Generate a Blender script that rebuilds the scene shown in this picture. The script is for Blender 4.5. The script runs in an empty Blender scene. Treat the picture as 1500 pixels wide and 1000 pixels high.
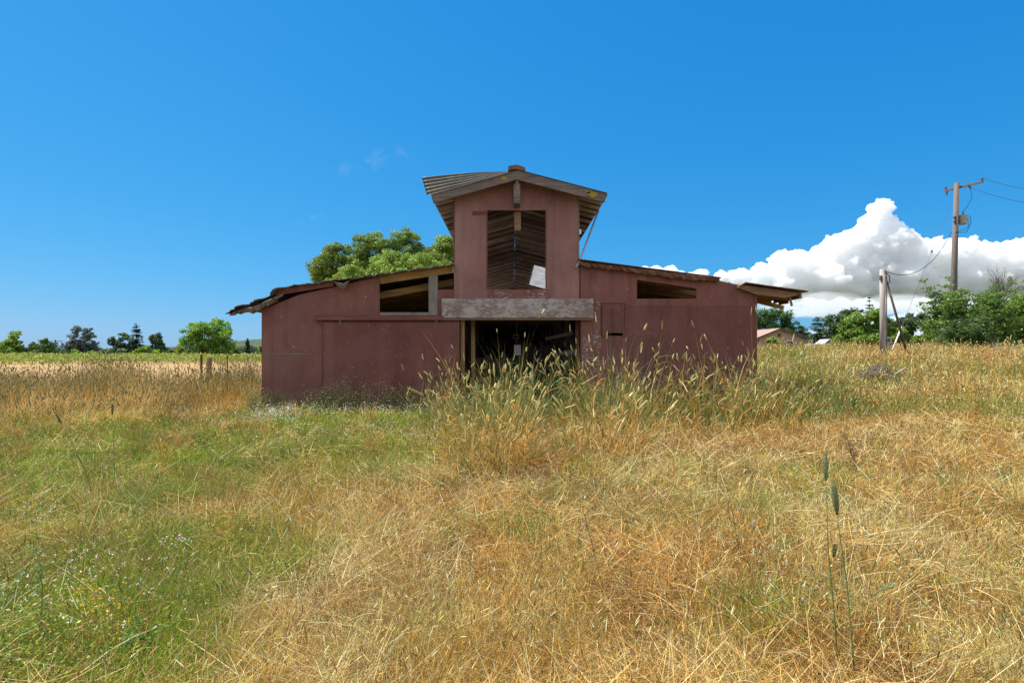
import bpy, bmesh, math, random
import numpy as np
from math import radians as R, sin, cos, pi, sqrt
from mathutils import Vector, Matrix

random.seed(11)
rng = np.random.default_rng(11)
C = bpy.context.scene.collection
S = bpy.context.scene

# ------------------------------------------------------------------ camera, sky, sun, exposure
EYE = 1.6            # camera height
F = 833.33           # focal length in pixels of the 1500 px wide photograph
HY = 515.0           # row of the horizon
cam_d = bpy.data.cameras.new('camera')
cam_d.lens = 20.0
cam_d.sensor_width = 36.0
cam_d.shift_y = 15.0 / 1500.0
cam_d.clip_start = 0.05
cam_d.clip_end = 30000.0
cam = bpy.data.objects.new('camera', cam_d)
cam.location = (0, 0, EYE)
cam.rotation_euler = (R(90), 0, 0)
C.objects.link(cam)
S.camera = cam

SUN_EL, SUN_AZ = R(60), R(-66)      # azimuth from +Y (behind the barn) towards +X
world = bpy.data.worlds.new('World')
S.world = world
world.use_nodes = True
wn, wl = world.node_tree.nodes, world.node_tree.links
wn.clear()
sky = wn.new('ShaderNodeTexSky')
sky.sky_type = 'NISHITA'
sky.sun_disc = False
sky.sun_elevation = SUN_EL
sky.sun_rotation = SUN_AZ
sky.altitude = 0
sky.air_density = 1.0
sky.dust_density = 0.3
sky.ozone_density = 2.5
EXPO = 0.68
SKY = 0.15
# deeper, clearer blue than the plain model: a power curve per channel
K = SKY * 2 ** EXPO
sep = wn.new('ShaderNodeSeparateColor'); comb = wn.new('ShaderNodeCombineColor')
wl.new(sky.outputs[0], sep.inputs[0])
for ch, gain, power in ((0, .128, 1.55), (1, .395, .60), (2, .735, .36)):
    m1 = wn.new('ShaderNodeMath'); m1.operation = 'MULTIPLY'; m1.inputs[1].default_value = K
    m2 = wn.new('ShaderNodeMath'); m2.operation = 'POWER'; m2.inputs[1].default_value = power
    m3 = wn.new('ShaderNodeMath'); m3.operation = 'MULTIPLY'; m3.inputs[1].default_value = gain / K
    wl.new(sep.outputs[ch], m1.inputs[0]); wl.new(m1.outputs[0], m2.inputs[0]); wl.new(m2.outputs[0], m3.inputs[0]); wl.new(m3.outputs[0], comb.inputs[ch])
# white cloud cover added as fill light in the unseen sky behind the viewer
tc = wn.new('ShaderNodeTexCoord'); sx = wn.new('ShaderNodeSeparateXYZ'); wl.new(tc.outputs['Generated'], sx.inputs[0])
cn = wn.new('ShaderNodeTexNoise'); cn.inputs['Scale'].default_value = 3.0; cn.inputs['Detail'].default_value = 6
wl.new(tc.outputs['Generated'], cn.inputs['Vector'])
mr = wn.new('ShaderNodeMapRange'); mr.inputs['From Min'].default_value = .15; mr.inputs['From Max'].default_value = -.35
wl.new(sx.outputs['Y'], mr.inputs['Value'])
mc = wn.new('ShaderNodeMapRange'); mc.inputs['From Min'].default_value = .40; mc.inputs['From Max'].default_value = .55
wl.new(cn.outputs['Fac'], mc.inputs['Value'])
mm = wn.new('ShaderNodeMath'); mm.operation = 'MULTIPLY'; wl.new(mr.outputs[0], mm.inputs[0]); wl.new(mc.outputs[0], mm.inputs[1])
F_ = 833.33
# two faint high wisps of cirrus
def wisp(base, d, along, across, su, sv, amt):
    d = Vector(d).normalized(); a = Vector(along).normalized(); b = d.cross(a).normalized(); a = b.cross(d).normalized()
    fac = None
    for ax, s_ in ((a, su), (b, sv)):
        dt = wn.new('ShaderNodeVectorMath'); dt.operation = 'DOT_PRODUCT'; wl.new(tc.outputs['Generated'], dt.inputs[0]); dt.inputs[1].default_value = ax
        q = wn.new('ShaderNodeMath'); q.operation = 'DIVIDE'; wl.new(dt.outputs['Value'], q.inputs[0]); q.inputs[1].default_value = s_
        p = wn.new('ShaderNodeMath'); p.operation = 'POWER'; wl.new(q.outputs[0], p.inputs[0]); p.inputs[1].default_value = 2
        if fac is None: fac = p.outputs[0]
        else:
            ad = wn.new('ShaderNodeMath'); wl.new(fac, ad.inputs[0]); wl.new(p.outputs[0], ad.inputs[1]); fac = ad.outputs[0]
    e = wn.new('ShaderNodeMath'); e.operation = 'MULTIPLY_ADD'; wl.new(fac, e.inputs[0]); e.inputs[1].default_value = -1; e.inputs[2].default_value = 1; e.use_clamp = True
    nz = wn.new('ShaderNodeTexNoise'); nz.inputs['Scale'].default_value = 26; nz.inputs['Detail'].default_value = 6; nz.inputs['Distortion'].default_value = 1.5
    wl.new(tc.outputs['Generated'], nz.inputs['Vector'])
    r = wn.new('ShaderNodeMapRange'); r.inputs['From Min'].default_value = .42; r.inputs['From Max'].default_value = .75; wl.new(nz.outputs['Fac'], r.inputs['Value'])
    m = wn.new('ShaderNodeMath'); m.operation = 'MULTIPLY'; wl.new(e.outputs[0], m.inputs[0]); wl.new(r.outputs[0], m.inputs[1])
    m2 = wn.new('ShaderNodeMath'); m2.operation = 'MULTIPLY'; wl.new(m.outputs[0], m2.inputs[0]); m2.inputs[1].default_value = amt
    x = wn.new('ShaderNodeMix'); x.data_type = 'RGBA'; wl.new(m2.outputs[0], x.inputs[0]); wl.new(base, x.inputs[6]); x.inputs[7].default_value = (.75 / K, .85 / K, .95 / K, 1)
    return x.outputs[2]
skyc = wisp(comb.outputs[0], (-200, F_, 280), (.9, 0, .25), None, .085, .018, .12)
skyc = wisp(skyc, (-298, F_, 195), (.9, 0, .3), None, .03, .006, .2)
cx_ = wn.new('ShaderNodeMix'); cx_.data_type = 'RGBA'; wl.new(mm.outputs[0], cx_.inputs[0]); wl.new(skyc, cx_.inputs[6])
cx_.inputs[7].default_value = (1.15 / K, 1.13 / K, 1.11 / K, 1)
bg = wn.new('ShaderNodeBackground')
bg.inputs['Strength'].default_value = SKY
wo = wn.new('ShaderNodeOutputWorld')
wl.new(cx_.outputs[2], bg.inputs['Color'])
wl.new(bg.outputs[0], wo.inputs['Surface'])

sun_d = bpy.data.lights.new('sun', 'SUN')
sun_d.energy = 5.0
sun_d.angle = R(0.53)
sun_d.color = (1.0, 0.95, 0.86)
sun = bpy.data.objects.new('sun', sun_d)
C.objects.link(sun)
SUN_DIR = Vector((sin(SUN_AZ) * cos(SUN_EL), cos(SUN_AZ) * cos(SUN_EL), sin(SUN_EL)))
sun.rotation_euler = SUN_DIR.to_track_quat('Z', 'Y').to_euler()
sun.location = SUN_DIR * 100

S.view_settings.view_transform = 'Standard'
S.view_settings.look = 'None'
S.view_settings.gamma = 1
S.view_settings.use_curve_mapping = False
S.view_settings.exposure = EXPO
S.cycles.use_denoising = True
S.cycles.denoising_prefilter = 'NONE'
S.cycles.max_bounces = 8
S.cycles.diffuse_bounces = 4
S.cycles.transparent_max_bounces = 8
S.cycles.sample_clamp_indirect = 8

# ------------------------------------------------------------------ helpers
def WX(px, Y): return (px - 750.0) * Y / F
def WZ(py, Y): return EYE - (py - HY) * Y / F
def W(px, py, Y): return (WX(px, Y), Y, WZ(py, Y))

def sm(t):
    t = np.clip(t, 0, 1)
    return t * t * (3 - 2 * t)

def vnoise(x, y, scale, seed):
    x = np.asarray(x, float) / scale + seed * 17.31
    y = np.asarray(y, float) / scale - seed * 9.77
    xi, yi = np.floor(x).astype(np.int64), np.floor(y).astype(np.int64)
    fx, fy = x - xi, y - yi
    fx = fx * fx * (3 - 2 * fx); fy = fy * fy * (3 - 2 * fy)
    def hsh(a, b):
        h = (a * 374761393 + b * 668265263 + seed * 144665) & 0x7fffffff
        h = ((h ^ (h >> 13)) * 1274126177) & 0x7fffffff
        return ((h ^ (h >> 16)) & 0xffff) / 65535.0
    return (hsh(xi, yi) * (1 - fx) + hsh(xi + 1, yi) * fx) * (1 - fy) + (hsh(xi, yi + 1) * (1 - fx) + hsh(xi + 1, yi + 1) * fx) * fy

def ground_z(x, y):
    x = np.asarray(x, float); y = np.asarray(y, float)
    h = 1.5 * sm((x - 2) / 14.0) * sm((y - 7) / 22.0)
    near = np.exp(-np.maximum(np.hypot(x, y) - 12, 0) / 10.0)
    h = h + near * (0.22 * (vnoise(x, y, 1.7, 3) - 0.5) + 0.10 * (vnoise(x, y, 0.55, 5) - 0.5))
    inside = sm((x + 6.9) / .4) * sm((6.8 - x) / .4) * sm((y - 14.4) / .6)
    return h * (1 - inside) + inside * np.minimum(h, 0.0)
def gz(x, y): return float(ground_z(x, y))

def tag(o, label=None, cat=None, group=None, kind=None):
    if label: o['label'] = label
    if cat: o['category'] = cat
    if group: o['group'] = group
    if kind: o['kind'] = kind
    return o

def root_loc(p):
    while p.parent is not None: p = p.parent
    return Vector(p.location)

def thing(name, label, cat, loc, group=None, kind=None):
    o = bpy.data.objects.new(name, None)
    o.empty_display_size = 0.3
    C.objects.link(o)
    o.location = loc
    return tag(o, label, cat, group, kind)

def rot_to(d):
    return Vector(d).normalized()

class MB:
    """Collects shapes given in world coordinates and links them as one mesh object."""
    def __init__(s): s.v, s.f = [], []
    def add(s, v, f):
        n = len(s.v); s.v += [tuple(p) for p in v]; s.f += [tuple(i + n for i in q) for q in f]
    def box(s, x0, x1, y0, y1, z0, z1):
        s.add([(x0,y0,z0),(x1,y0,z0),(x1,y1,z0),(x0,y1,z0),(x0,y0,z1),(x1,y0,z1),(x1,y1,z1),(x0,y1,z1)],
              [(0,3,2,1),(4,5,6,7),(0,1,5,4),(1,2,6,5),(2,3,7,6),(3,0,4,7)])
    def beam(s, p, q, w, h, up=(0,0,1)):
        p, q = Vector(p), Vector(q); d = (q - p).normalized(); u = Vector(up)
        a = d.cross(u)
        if a.length < 1e-4: a = d.cross(Vector((1,0,0)))
        a.normalize(); b = a.cross(d).normalized()
        vs = []
        for c in (p, q):
            for i, j in ((-1,-1),(1,-1),(1,1),(-1,1)): vs.append(c + a * (w/2*i) + b * (h/2*j))
        s.add(vs, [(0,1,2,3),(7,6,5,4),(0,4,5,1),(1,5,6,2),(2,6,7,3),(3,7,4,0)])
    def prism(s, poly, y0, y1):
        n = len(poly)
        vs = [(x, y0, z) for x, z in poly] + [(x, y1, z) for x, z in poly]
        fs = [tuple(range(n)), tuple(range(2*n-1, n-1, -1))]
        fs += [(i, i + n, (i + 1) % n + n, (i + 1) % n) for i in range(n)]
        s.add(vs, fs)
    def tube(s, pts, radii, sides=8, cap=True):
        pts = [Vector(p) for p in pts]
        if not hasattr(radii, '__len__'): radii = [radii] * len(pts)
        vs, fs = [], []
        prev = None
        for i, p in enumerate(pts):
            d = (pts[min(i+1, len(pts)-1)] - pts[max(i-1, 0)]).normalized()
            a = d.orthogonal().normalized() if prev is None else (prev - d * prev.dot(d)).normalized()
            prev = a; b = d.cross(a)
            for k in range(sides):
                t = 2 * pi * k / sides
                vs.append(p + (a * cos(t) + b * sin(t)) * radii[i])
        for i in range(len(pts) - 1):
            for k in range(sides):
                fs.append((i*sides+k, i*sides+(k+1)%sides, (i+1)*sides+(k+1)%sides, (i+1)*sides+k))
        if cap:
            fs.append(tuple(range(sides-1, -1, -1))); fs.append(tuple((len(pts)-1)*sides + k for k in range(sides)))
        s.add(vs, fs)
    def sheet(s, rows, thick, down=(0,0,-1)):
        """rows: grid of points; a thin closed slab thick below it"""
        m, n = len(rows), len(rows[0]); d = Vector(down) * thick
        top = [Vector(p) for r in rows for p in r]; bot = [p + d for p in top]; N = m * n
        fs = []
        for i in range(m-1):
            for j in range(n-1):
                a, b, c, e = i*n+j, i*n+j+1, (i+1)*n+j+1, (i+1)*n+j
                fs.append((a, b, c, e)); fs.append((a+N, e+N, c+N, b+N))
        for i in range(m-1):
            fs.append((i*n, (i+1)*n, (i+1)*n+N, i*n+N)); fs.append((i*n+n-1, i*n+n-1+N, (i+1)*n+n-1+N, (i+1)*n+n-1))
        for j in range(n-1):
            fs.append((j, j+N, j+1+N, j+1)); k = (m-1)*n
            fs.append((k+j, k+j+1, k+j+1+N, k+j+N))
        s.add(top + bot, fs)
    def build(s, name, mat, parent=None, smooth=False, bevel=0, loc=None):
        me = bpy.data.meshes.new(name)
        off = root_loc(parent) if parent is not None else (Vector(loc) if loc is not None else Vector())
        me.from_pydata([tuple(Vector(p) - off) for p in s.v], [], s.f)
        bm = bmesh.new(); bm.from_mesh(me)
        bmesh.ops.recalc_face_normals(bm, faces=bm.faces)
        bm.to_mesh(me); bm.free()
        if smooth: me.polygons.foreach_set('use_smooth', [True] * len(me.polygons))
        for m in (mat if isinstance(mat, (list, tuple)) else [mat]): me.materials.append(m)
        o = bpy.data.objects.new(name, me); C.objects.link(o)
        if parent is not None: o.parent = parent
        elif loc is not None: o.location = off
        if bevel:
            b = o.modifiers.new('bevel', 'BEVEL'); b.width = bevel; b.segments = 2; b.limit_method = 'ANGLE'; b.angle_limit = R(40)
        return o

def big_mesh(name, verts, counts, idx, cols, mat, parent=None, loc=None):
    """numpy mesh: verts (n,3), per-face corner counts, flat corner indices, per-vertex colours (n,3)"""
    off = np.array(root_loc(parent) if parent is not None else (loc if loc is not None else (0,0,0)), np.float32)
    me = bpy.data.meshes.new(name)
    me.vertices.add(len(verts)); me.vertices.foreach_set('co', (verts.astype(np.float32) - off).ravel())
    me.loops.add(len(idx)); me.loops.foreach_set('vertex_index', idx.astype(np.int32))
    me.polygons.add(len(counts))
    st = np.concatenate([[0], np.cumsum(counts)[:-1]]).astype(np.int32)
    me.polygons.foreach_set('loop_start', st)
    me.update(calc_edges=True)
    if cols is not None:
        a = me.color_attributes.new('Col', 'FLOAT_COLOR', 'POINT')
        c4 = np.ones((len(verts), 4), np.float32); c4[:, :3] = cols
        a.data.foreach_set('color', c4.ravel())
    me.materials.append(mat)
    o = bpy.data.objects.new(name, me); C.objects.link(o)
    if parent is not None: o.parent = parent
    elif loc is not None: o.location = loc
    return o

# ------------------------------------------------------------------ materials
MATS = {}
def new_mat(name):
    m = bpy.data.materials.new(name); m.use_nodes = True
    nt = m.node_tree; nt.nodes.clear()
    out = nt.nodes.new('ShaderNodeOutputMaterial')
    MATS[name] = m
    return m, nt, out

class NT:
    def __init__(s, nt): s.nt = nt; s.n = nt.nodes; s.l = nt.links
    def put(s, sock, v):
        if hasattr(v, 'is_output') or isinstance(v, bpy.types.NodeSocket): s.l.new(v, sock)
        elif isinstance(v, (tuple, list)) and len(v) == 3 and sock.type == 'RGBA': sock.default_value = (*v, 1)
        else: sock.default_value = v
    def coord(s, scale=(1,1,1), out='Object'):
        tc = s.n.new('ShaderNodeTexCoord'); mp = s.n.new('ShaderNodeMapping')
        mp.inputs['Scale'].default_value = scale
        s.l.new(tc.outputs[out], mp.inputs['Vector']); return mp.outputs[0]
    def noise(s, vec, scale, detail=4, rough=0.55, dist=0.0):
        t = s.n.new('ShaderNodeTexNoise'); s.l.new(vec, t.inputs['Vector'])
        t.inputs['Scale'].default_value = scale; t.inputs['Detail'].default_value = detail
        t.inputs['Roughness'].default_value = rough; t.inputs['Distortion'].default_value = dist
        return t.outputs['Fac']
    def ramp(s, fac, lo, hi, a=0.0, b=1.0):
        t = s.n.new('ShaderNodeMapRange'); t.inputs['From Min'].default_value = lo; t.inputs['From Max'].default_value = hi
        t.inputs['To Min'].default_value = a; t.inputs['To Max'].default_value = b; t.clamp = True
        s.put(t.inputs['Value'], fac); return t.outputs[0]
    def mix(s, fac, a, b, mode='MIX'):
        t = s.n.new('ShaderNodeMix'); t.data_type = 'RGBA'; t.blend_type = mode
        s.put(t.inputs[0], fac); s.put(t.inputs[6], a); s.put(t.inputs[7], b); return t.outputs[2]
    def math(s, op, a, b=0.0):
        t = s.n.new('ShaderNodeMath'); t.operation = op; s.put(t.inputs[0], a); s.put(t.inputs[1], b); return t.outputs[0]
    def attr(s, name):
        t = s.n.new('ShaderNodeAttribute'); t.attribute_name = name; return t.outputs['Color']
    def bump(s, h, strength=0.4, dist=0.02):
        t = s.n.new('ShaderNodeBump'); t.inputs['Strength'].default_value = strength; t.inputs['Distance'].default_value = dist
        s.l.new(h, t.inputs['Height']); return t.outputs[0]
    def bsdf(s, out, col, rough=0.8, metal=0.0, normal=None, spec=0.3):
        b = s.n.new('ShaderNodeBsdfPrincipled')
        s.put(b.inputs['Base Color'], col); s.put(b.inputs['Roughness'], rough); b.inputs['Metallic'].default_value = metal
        b.inputs['Specular IOR Level'].default_value = spec
        if normal is not None: s.l.new(normal, b.inputs['Normal'])
        s.l.new(b.outputs[0], out.inputs['Surface']); return b

def leaf_mat(name, trans=0.35, gloss=0.0, tint=(1,1,1)):
    m, nt, out = new_mat(name); k = NT(nt)
    col = k.attr('Col')
    if tint != (1,1,1): col = k.mix(1.0, col, tint, 'MULTIPLY')
    d = k.n.new('ShaderNodeBsdfDiffuse'); t = k.n.new('ShaderNodeBsdfTranslucent'); mx = k.n.new('ShaderNodeMixShader')
    k.l.new(col, d.inputs['Color']); k.l.new(col, t.inputs['Color']); mx.inputs[0].default_value = trans
    k.l.new(d.outputs[0], mx.inputs[1]); k.l.new(t.outputs[0], mx.inputs[2])
    last = mx.outputs[0]
    if gloss:
        g = k.n.new('ShaderNodeBsdfGlossy'); g.inputs['Roughness'].default_value = 0.45
        m2 = k.n.new('ShaderNodeMixShader'); m2.inputs[0].default_value = gloss
        k.l.new(last, m2.inputs[1]); k.l.new(g.outputs[0], m2.inputs[2]); last = m2.outputs[0]
    k.l.new(last, out.inputs['Surface'])
    return m
leaf_mat('blade', 0.24, 0.02)
leaf_mat('leaf', 0.46, 0.03)

def painted(name, base, flake=0.0, grey=0.0, seed=0.0, sparse=0):
    """weathered barn paint on plywood: blotches, vertical streaks, chalky scuffs, flakes down to pale wood"""
    m, nt, out = new_mat(name); k = NT(nt)
    v = k.coord((1, 1, 1)); vs = k.coord((1.3, 1.3, 0.35)); vf = k.coord((1, 1, 1.0))
    big = k.noise(v, 0.8, 5, 0.6); streak = k.noise(vs, 2.2, 5, 0.65); fine = k.noise(v, 26, 3, 0.6)
    c = k.mix(k.ramp(big, 0.32, 0.68), tuple(x*0.72 for x in base), tuple(x*1.22 for x in base))
    pat = k.noise(k.coord((1, 1, .7)), .45, 3, .55, .8)
    c = k.mix(k.ramp(pat, .48, .60, 0, .5), c, (base[0]*1.15, base[1]*1.5, base[2]*1.55))
    c = k.mix(k.ramp(streak, 0.45, 0.8, 0, 0.16), c, (base[0]*1.25, base[1]*1.45, base[2]*1.45))
    c = k.mix(k.ramp(streak, 0.22, 0.40, 0.12, 0), c, tuple(x*0.55 for x in base))
    c = k.mix(k.ramp(fine, 0.35, 0.75, 0, 0.25), c, tuple(min(1, x*1.7) for x in base))
    chalk = k.noise(v, 2.6, 6, 0.7, 0.6)
    c = k.mix(k.ramp(chalk, 0.59, 0.74, 0, 0.38), c, (0.34, 0.22, 0.20))
    spots = k.noise(k.coord((1.4, 1.4, 1.0)), 9.0, 2, 0.5)
    c = k.mix(k.ramp(spots, 0.715, 0.74, 0, 0.75), c, (0.42, 0.33, 0.29))
    low = k.ramp(k.noise(k.coord((.7, .7, .7)), 3.0, 6, .7), 0.60, 0.72, 0, 0.5)
    c = k.mix(low, c, (base[0]*.62, base[1]*.72, base[2]*.75))
    run = k.noise(k.coord((1.6, 1.6, .10)), 2.0, 4, .6, .5); runp = k.noise(k.coord((.8, .8, .5)), 1.5, 3, .6)
    c = k.mix(k.math('MULTIPLY', k.ramp(run, .52, .68), k.ramp(runp, .40, .58, 0, .62)), c, (base[0]*.50, base[1]*.55, base[2]*.62))
    c = k.mix(k.math('MULTIPLY', k.ramp(run, .46, .34), k.ramp(runp, .40, .58, 0, .48)), c, (base[0]*1.5, base[1]*1.75, base[2]*1.8))
    sep_ = k.n.new('ShaderNodeSeparateXYZ'); tc_ = k.n.new('ShaderNodeTexCoord'); k.l.new(tc_.outputs['Object'], sep_.inputs[0])
    mud = k.math('MULTIPLY', k.ramp(k.math('ADD', sep_.outputs['Z'], k.math('MULTIPLY', k.noise(k.coord((2, 2, 1)), 3.0, 5, .7), .9)), 1.25, .55), k.ramp(k.noise(v, 7, 5, .7), .38, .62, 0, .6))
    c = k.mix(mud, c, (.17, .125, .10))
    vx = k.n.new('ShaderNodeTexVoronoi'); vx.inputs['Randomness'].default_value = .12; k.l.new(k.coord((2.46, 2.46, 4.9)), vx.inputs['Vector']); vx.inputs['Scale'].default_value = 1.0
    nail = k.ramp(vx.outputs['Distance'], .045, .03)
    c = k.mix(k.math('MULTIPLY', nail, k.ramp(k.noise(v, 1.1, 2, .5), .45, .55, 0, .55)), c, (.09, .05, .04))
    h = k.math('ADD', k.math('MULTIPLY', fine, 0.5), k.math('MULTIPLY', big, 0.5))
    if flake or sparse:
        f1 = k.noise(k.coord((0.55, 1.0, 1.5)), 17, 6, 0.75, 0.3)
        patch = k.noise(v, 1.9, 3, 0.6)
        thr = k.math('SUBTRACT', 0.66 - 0.17 * flake, k.math('MULTIPLY', k.ramp(patch, 0.36, 0.62), 0.16))
        msk = k.ramp(k.math('SUBTRACT', f1, thr), 0.0, 0.03, 0, .55 if sparse else .92)
        grain = k.noise(k.coord((1, 1, 12)), 9, 3, 0.6)
        bare = k.mix(grain, (0.34, 0.29, 0.26), (0.64, 0.59, 0.54))
        c = k.mix(msk, c, bare)
        h = k.math('SUBTRACT', h, k.math('MULTIPLY', msk, 0.8))
    if grey:
        gn = k.ramp(k.noise(k.coord((0.8, 1, 5)), 3.5, 5, 0.7), 0.35, 0.7, 0, grey)
        c = k.mix(gn, c, (0.30, 0.255, 0.235))
    k.bsdf(out, c, 0.75, 0, k.bump(h, 0.35, 0.012), 0.25)
    return m

def wood(name, dark, light, axis='x', scale=1.0, lichen=None):
    m, nt, out = new_mat(name); k = NT(nt)
    st = {'x': (0.5, 8, 8), 'z': (8, 8, 0.5), 'y': (8, 0.5, 8)}[axis]
    g = k.noise(k.coord(tuple(s*scale for s in st)), 2.2, 6, 0.65, 0.7)
    b = k.noise(k.coord(), 1.3, 4, 0.6)
    c = k.mix(k.ramp(g, 0.28, 0.72), dark, light)
    c = k.mix(k.ramp(b, 0.35, 0.7, 0, 0.5), c, tuple(x*0.5 for x in dark))
    if lichen:
        l = k.ramp(k.noise(k.coord(), 2.4, 5, 0.65), 0.66, 0.70, 0, 0.9)
        c = k.mix(l, c, lichen)
    k.bsdf(out, c, 0.85, 0, k.bump(g, 0.5, 0.012), 0.2)
    return m

def mottled(name, a, b, scale=3.0, rough=0.85, metal=0.0, bump=0.3, c3=None, stretch=(1,1,1)):
    m, nt, out = new_mat(name); k = NT(nt)
    v = k.coord(stretch)
    n = k.noise(v, scale, 6, 0.65, 0.3); f = k.noise(v, scale*9, 3, 0.6)
    c = k.mix(k.ramp(n, 0.3, 0.7), a, b)
    c = k.mix(k.ramp(f, 0.3, 0.75, 0, 0.35), c, tuple(x*0.55 for x in a))
    if c3: c = k.mix(k.ramp(k.noise(v, scale*2.3, 5, 0.7, .5), 0.58, 0.68), c, c3)
    k.bsdf(out, c, rough, metal, k.bump(f, bump, 0.02), 0.3)
    return m

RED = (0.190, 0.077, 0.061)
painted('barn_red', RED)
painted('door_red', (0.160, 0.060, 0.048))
painted('faded_lit_red', (0.262, 0.130, 0.112))  # tower red lightened: part fading, part light falloff down the wall painted in
painted('hatch_gap_red', (0.115, 0.046, 0.038))
painted('flaked_red', RED, flake=0.0, sparse=1)
painted('flaked_trim', (0.22, 0.14, 0.12), flake=0.50, grey=0.7)
wood('grey_wood', (0.15, 0.125, 0.11), (0.36, 0.32, 0.28), 'z')
wood('rake_wood', (0.11, 0.085, 0.075), (0.30, 0.25, 0.21), 'x', 1.0, (0.45, 0.30, 0.03))
wood('raw_wood', (0.20, 0.10, 0.035), (0.52, 0.32, 0.13), 'x')
wood('raw_post', (0.22, 0.13, 0.06), (0.46, 0.32, 0.17), 'z')
wood('loft_dark', (0.045, 0.032, 0.026), (0.15, 0.105, 0.08), 'x')
wood('loft_mid', (0.15, 0.125, 0.108), (0.38, 0.32, 0.275), 'x')
wood('loft_pale', (0.27, 0.235, 0.205), (0.60, 0.52, 0.45), 'x')
wood('brown_wood', (0.16, 0.085, 0.05), (0.40, 0.25, 0.15), 'x')
wood('deck_wood', (0.17, 0.095, 0.045), (0.44, 0.29, 0.15), 'y')
wood('red_wood', (0.15, 0.05, 0.04), (0.25, 0.11, 0.09), 'x')
wood('stall_wood', (0.10, 0.085, 0.075), (0.27, 0.235, 0.20), 'z')
mottled('roof_felt', (0.12, 0.10, 0.085), (0.25, 0.20, 0.165), 2.5, 0.9, 0, 0.6, (0.14, 0.075, 0.045))
mottled('rusty_roof', (0.16, 0.075, 0.045), (0.27, 0.15, 0.095), 2.0, 0.75, 0.15, 0.4, (0.10, 0.06, 0.045))
mottled('galvanised', (0.50, 0.51, 0.52), (0.72, 0.73, 0.74), 2.0, 0.42, 0.65, 0.15, (0.36, 0.30, 0.25))
mottled('old_metal', (0.13, 0.125, 0.11), (0.21, 0.205, 0.185), 2.0, 0.5, 0.3, 0.15, (0.30, 0.24, 0.17))
mottled('plate_grey', (0.24, 0.235, 0.23), (0.40, 0.39, 0.38), 6.0, 0.6, 0.1)
m, nt, out = new_mat('fibreglass'); k = NT(nt)
fc = k.mix(k.ramp(k.noise(k.coord((1, 1, 1)), 2.2, 5, .6), .4, .7), (.80, .82, .86), (.62, .58, .52))
fd = k.n.new('ShaderNodeBsdfDiffuse'); ft = k.n.new('ShaderNodeBsdfTranslucent'); fm = k.n.new('ShaderNodeMixShader'); fm.inputs[0].default_value = .55
k.l.new(fc, fd.inputs[0]); k.l.new(fc, ft.inputs[0]); k.l.new(fd.outputs[0], fm.inputs[1]); k.l.new(ft.outputs[0], fm.inputs[2]); k.l.new(fm.outputs[0], out.inputs['Surface'])
mottled('pale_sheet', (0.58, 0.58, 0.60), (0.80, 0.80, 0.82), 1.5, 0.55, 0.1, 0.15)
mottled('dark_iron', (0.10, 0.085, 0.08), (0.19, 0.17, 0.16), 4, 0.6, 0.5)
mottled('conduit', (0.42, 0.44, 0.46), (0.58, 0.60, 0.62), 4, 0.45, 0.5)
mottled('dirt', (0.12, 0.085, 0.055), (0.21, 0.15, 0.095), 1.2, 0.95)
mottled('lichen', (0.34, 0.22, 0.03), (0.55, 0.38, 0.05), 14.0, 0.95, 0, 0.5, (0.22, 0.17, 0.10))
# ------------------------------------------------------------------ ground
def make_ground():
    def axis(n, fine, far):
        t = np.linspace(-1, 1, n)
        k = math.asinh(far / fine)
        return fine * np.sinh(t * k)
    xs = axis(321, 6.0, 9000.0)
    ys = axis(321, 6.0, 9000.0) + 6.0
    X, Y = np.meshgrid(xs, ys)
    Z = ground_z(X, Y)
    v = np.stack([X, Y, Z], -1).reshape(-1, 3)
    n = 321
    i = np.arange(n - 1); I, J = np.meshgrid(i, i, indexing='ij')
    a = (I * n + J).ravel()
    q = np.stack([a, a + 1, a + n + 1, a + n], 1)
    o = big_mesh('ground', v, np.full(len(q), 4), q.ravel(), None, MATS['ground'])
    o.data.polygons.foreach_set('use_smooth', [True] * len(q))
    tag(o, 'dry grassy ground with bare brown soil under matted straw', 'ground', kind='structure')

m, nt, out = new_mat('ground'); k = NT(nt)
v = k.coord()
n1 = k.noise(v, 0.35, 6, .65); n2 = k.noise(v, 3.0, 5, .65); n3 = k.noise(v, 14.0, 4, .7)
c = k.mix(k.ramp(n1, .35, .65), (.115, .075, .038), (.19, .125, .06))
c = k.mix(k.ramp(n2, .38, .68), c, (.07, .046, .025))
c = k.mix(k.ramp(n3, .5, .78, 0, .5), c, (.33, .22, .10))
geo = k.n.new('ShaderNodeNewGeometry'); ln_ = k.n.new('ShaderNodeVectorMath'); ln_.operation = 'LENGTH'; k.l.new(geo.outputs['Position'], ln_.inputs[0])
far = k.noise(v, 0.02, 3, .6)
c = k.mix(k.ramp(ln_.outputs['Value'], 110, 260), c, k.mix(far, (.045, .065, .03), (.10, .10, .055)))
k.bsdf(out, c, .95, 0, k.bump(n3, .6, .03), .1)

m, nt, out = new_mat('stubble'); k = NT(nt)
v = k.coord((1, 2.2, 1))
n1 = k.noise(v, 0.12, 5, .6); n2 = k.noise(v, 1.4, 5, .7); row = k.noise(k.coord((.05, 1, 1)), 1.1, 2, .5)
c = k.mix(k.ramp(n1, .35, .65), (.36, .22, .095), (.44, .285, .13))
c = k.mix(k.ramp(n2, .4, .75, 0, .55), c, (.30, .19, .085))
c = k.mix(k.ramp(row, .45, .7, 0, .45), c, (.33, .20, .10))
k.bsdf(out, c, .95, 0, None, .1)
make_ground()

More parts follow.
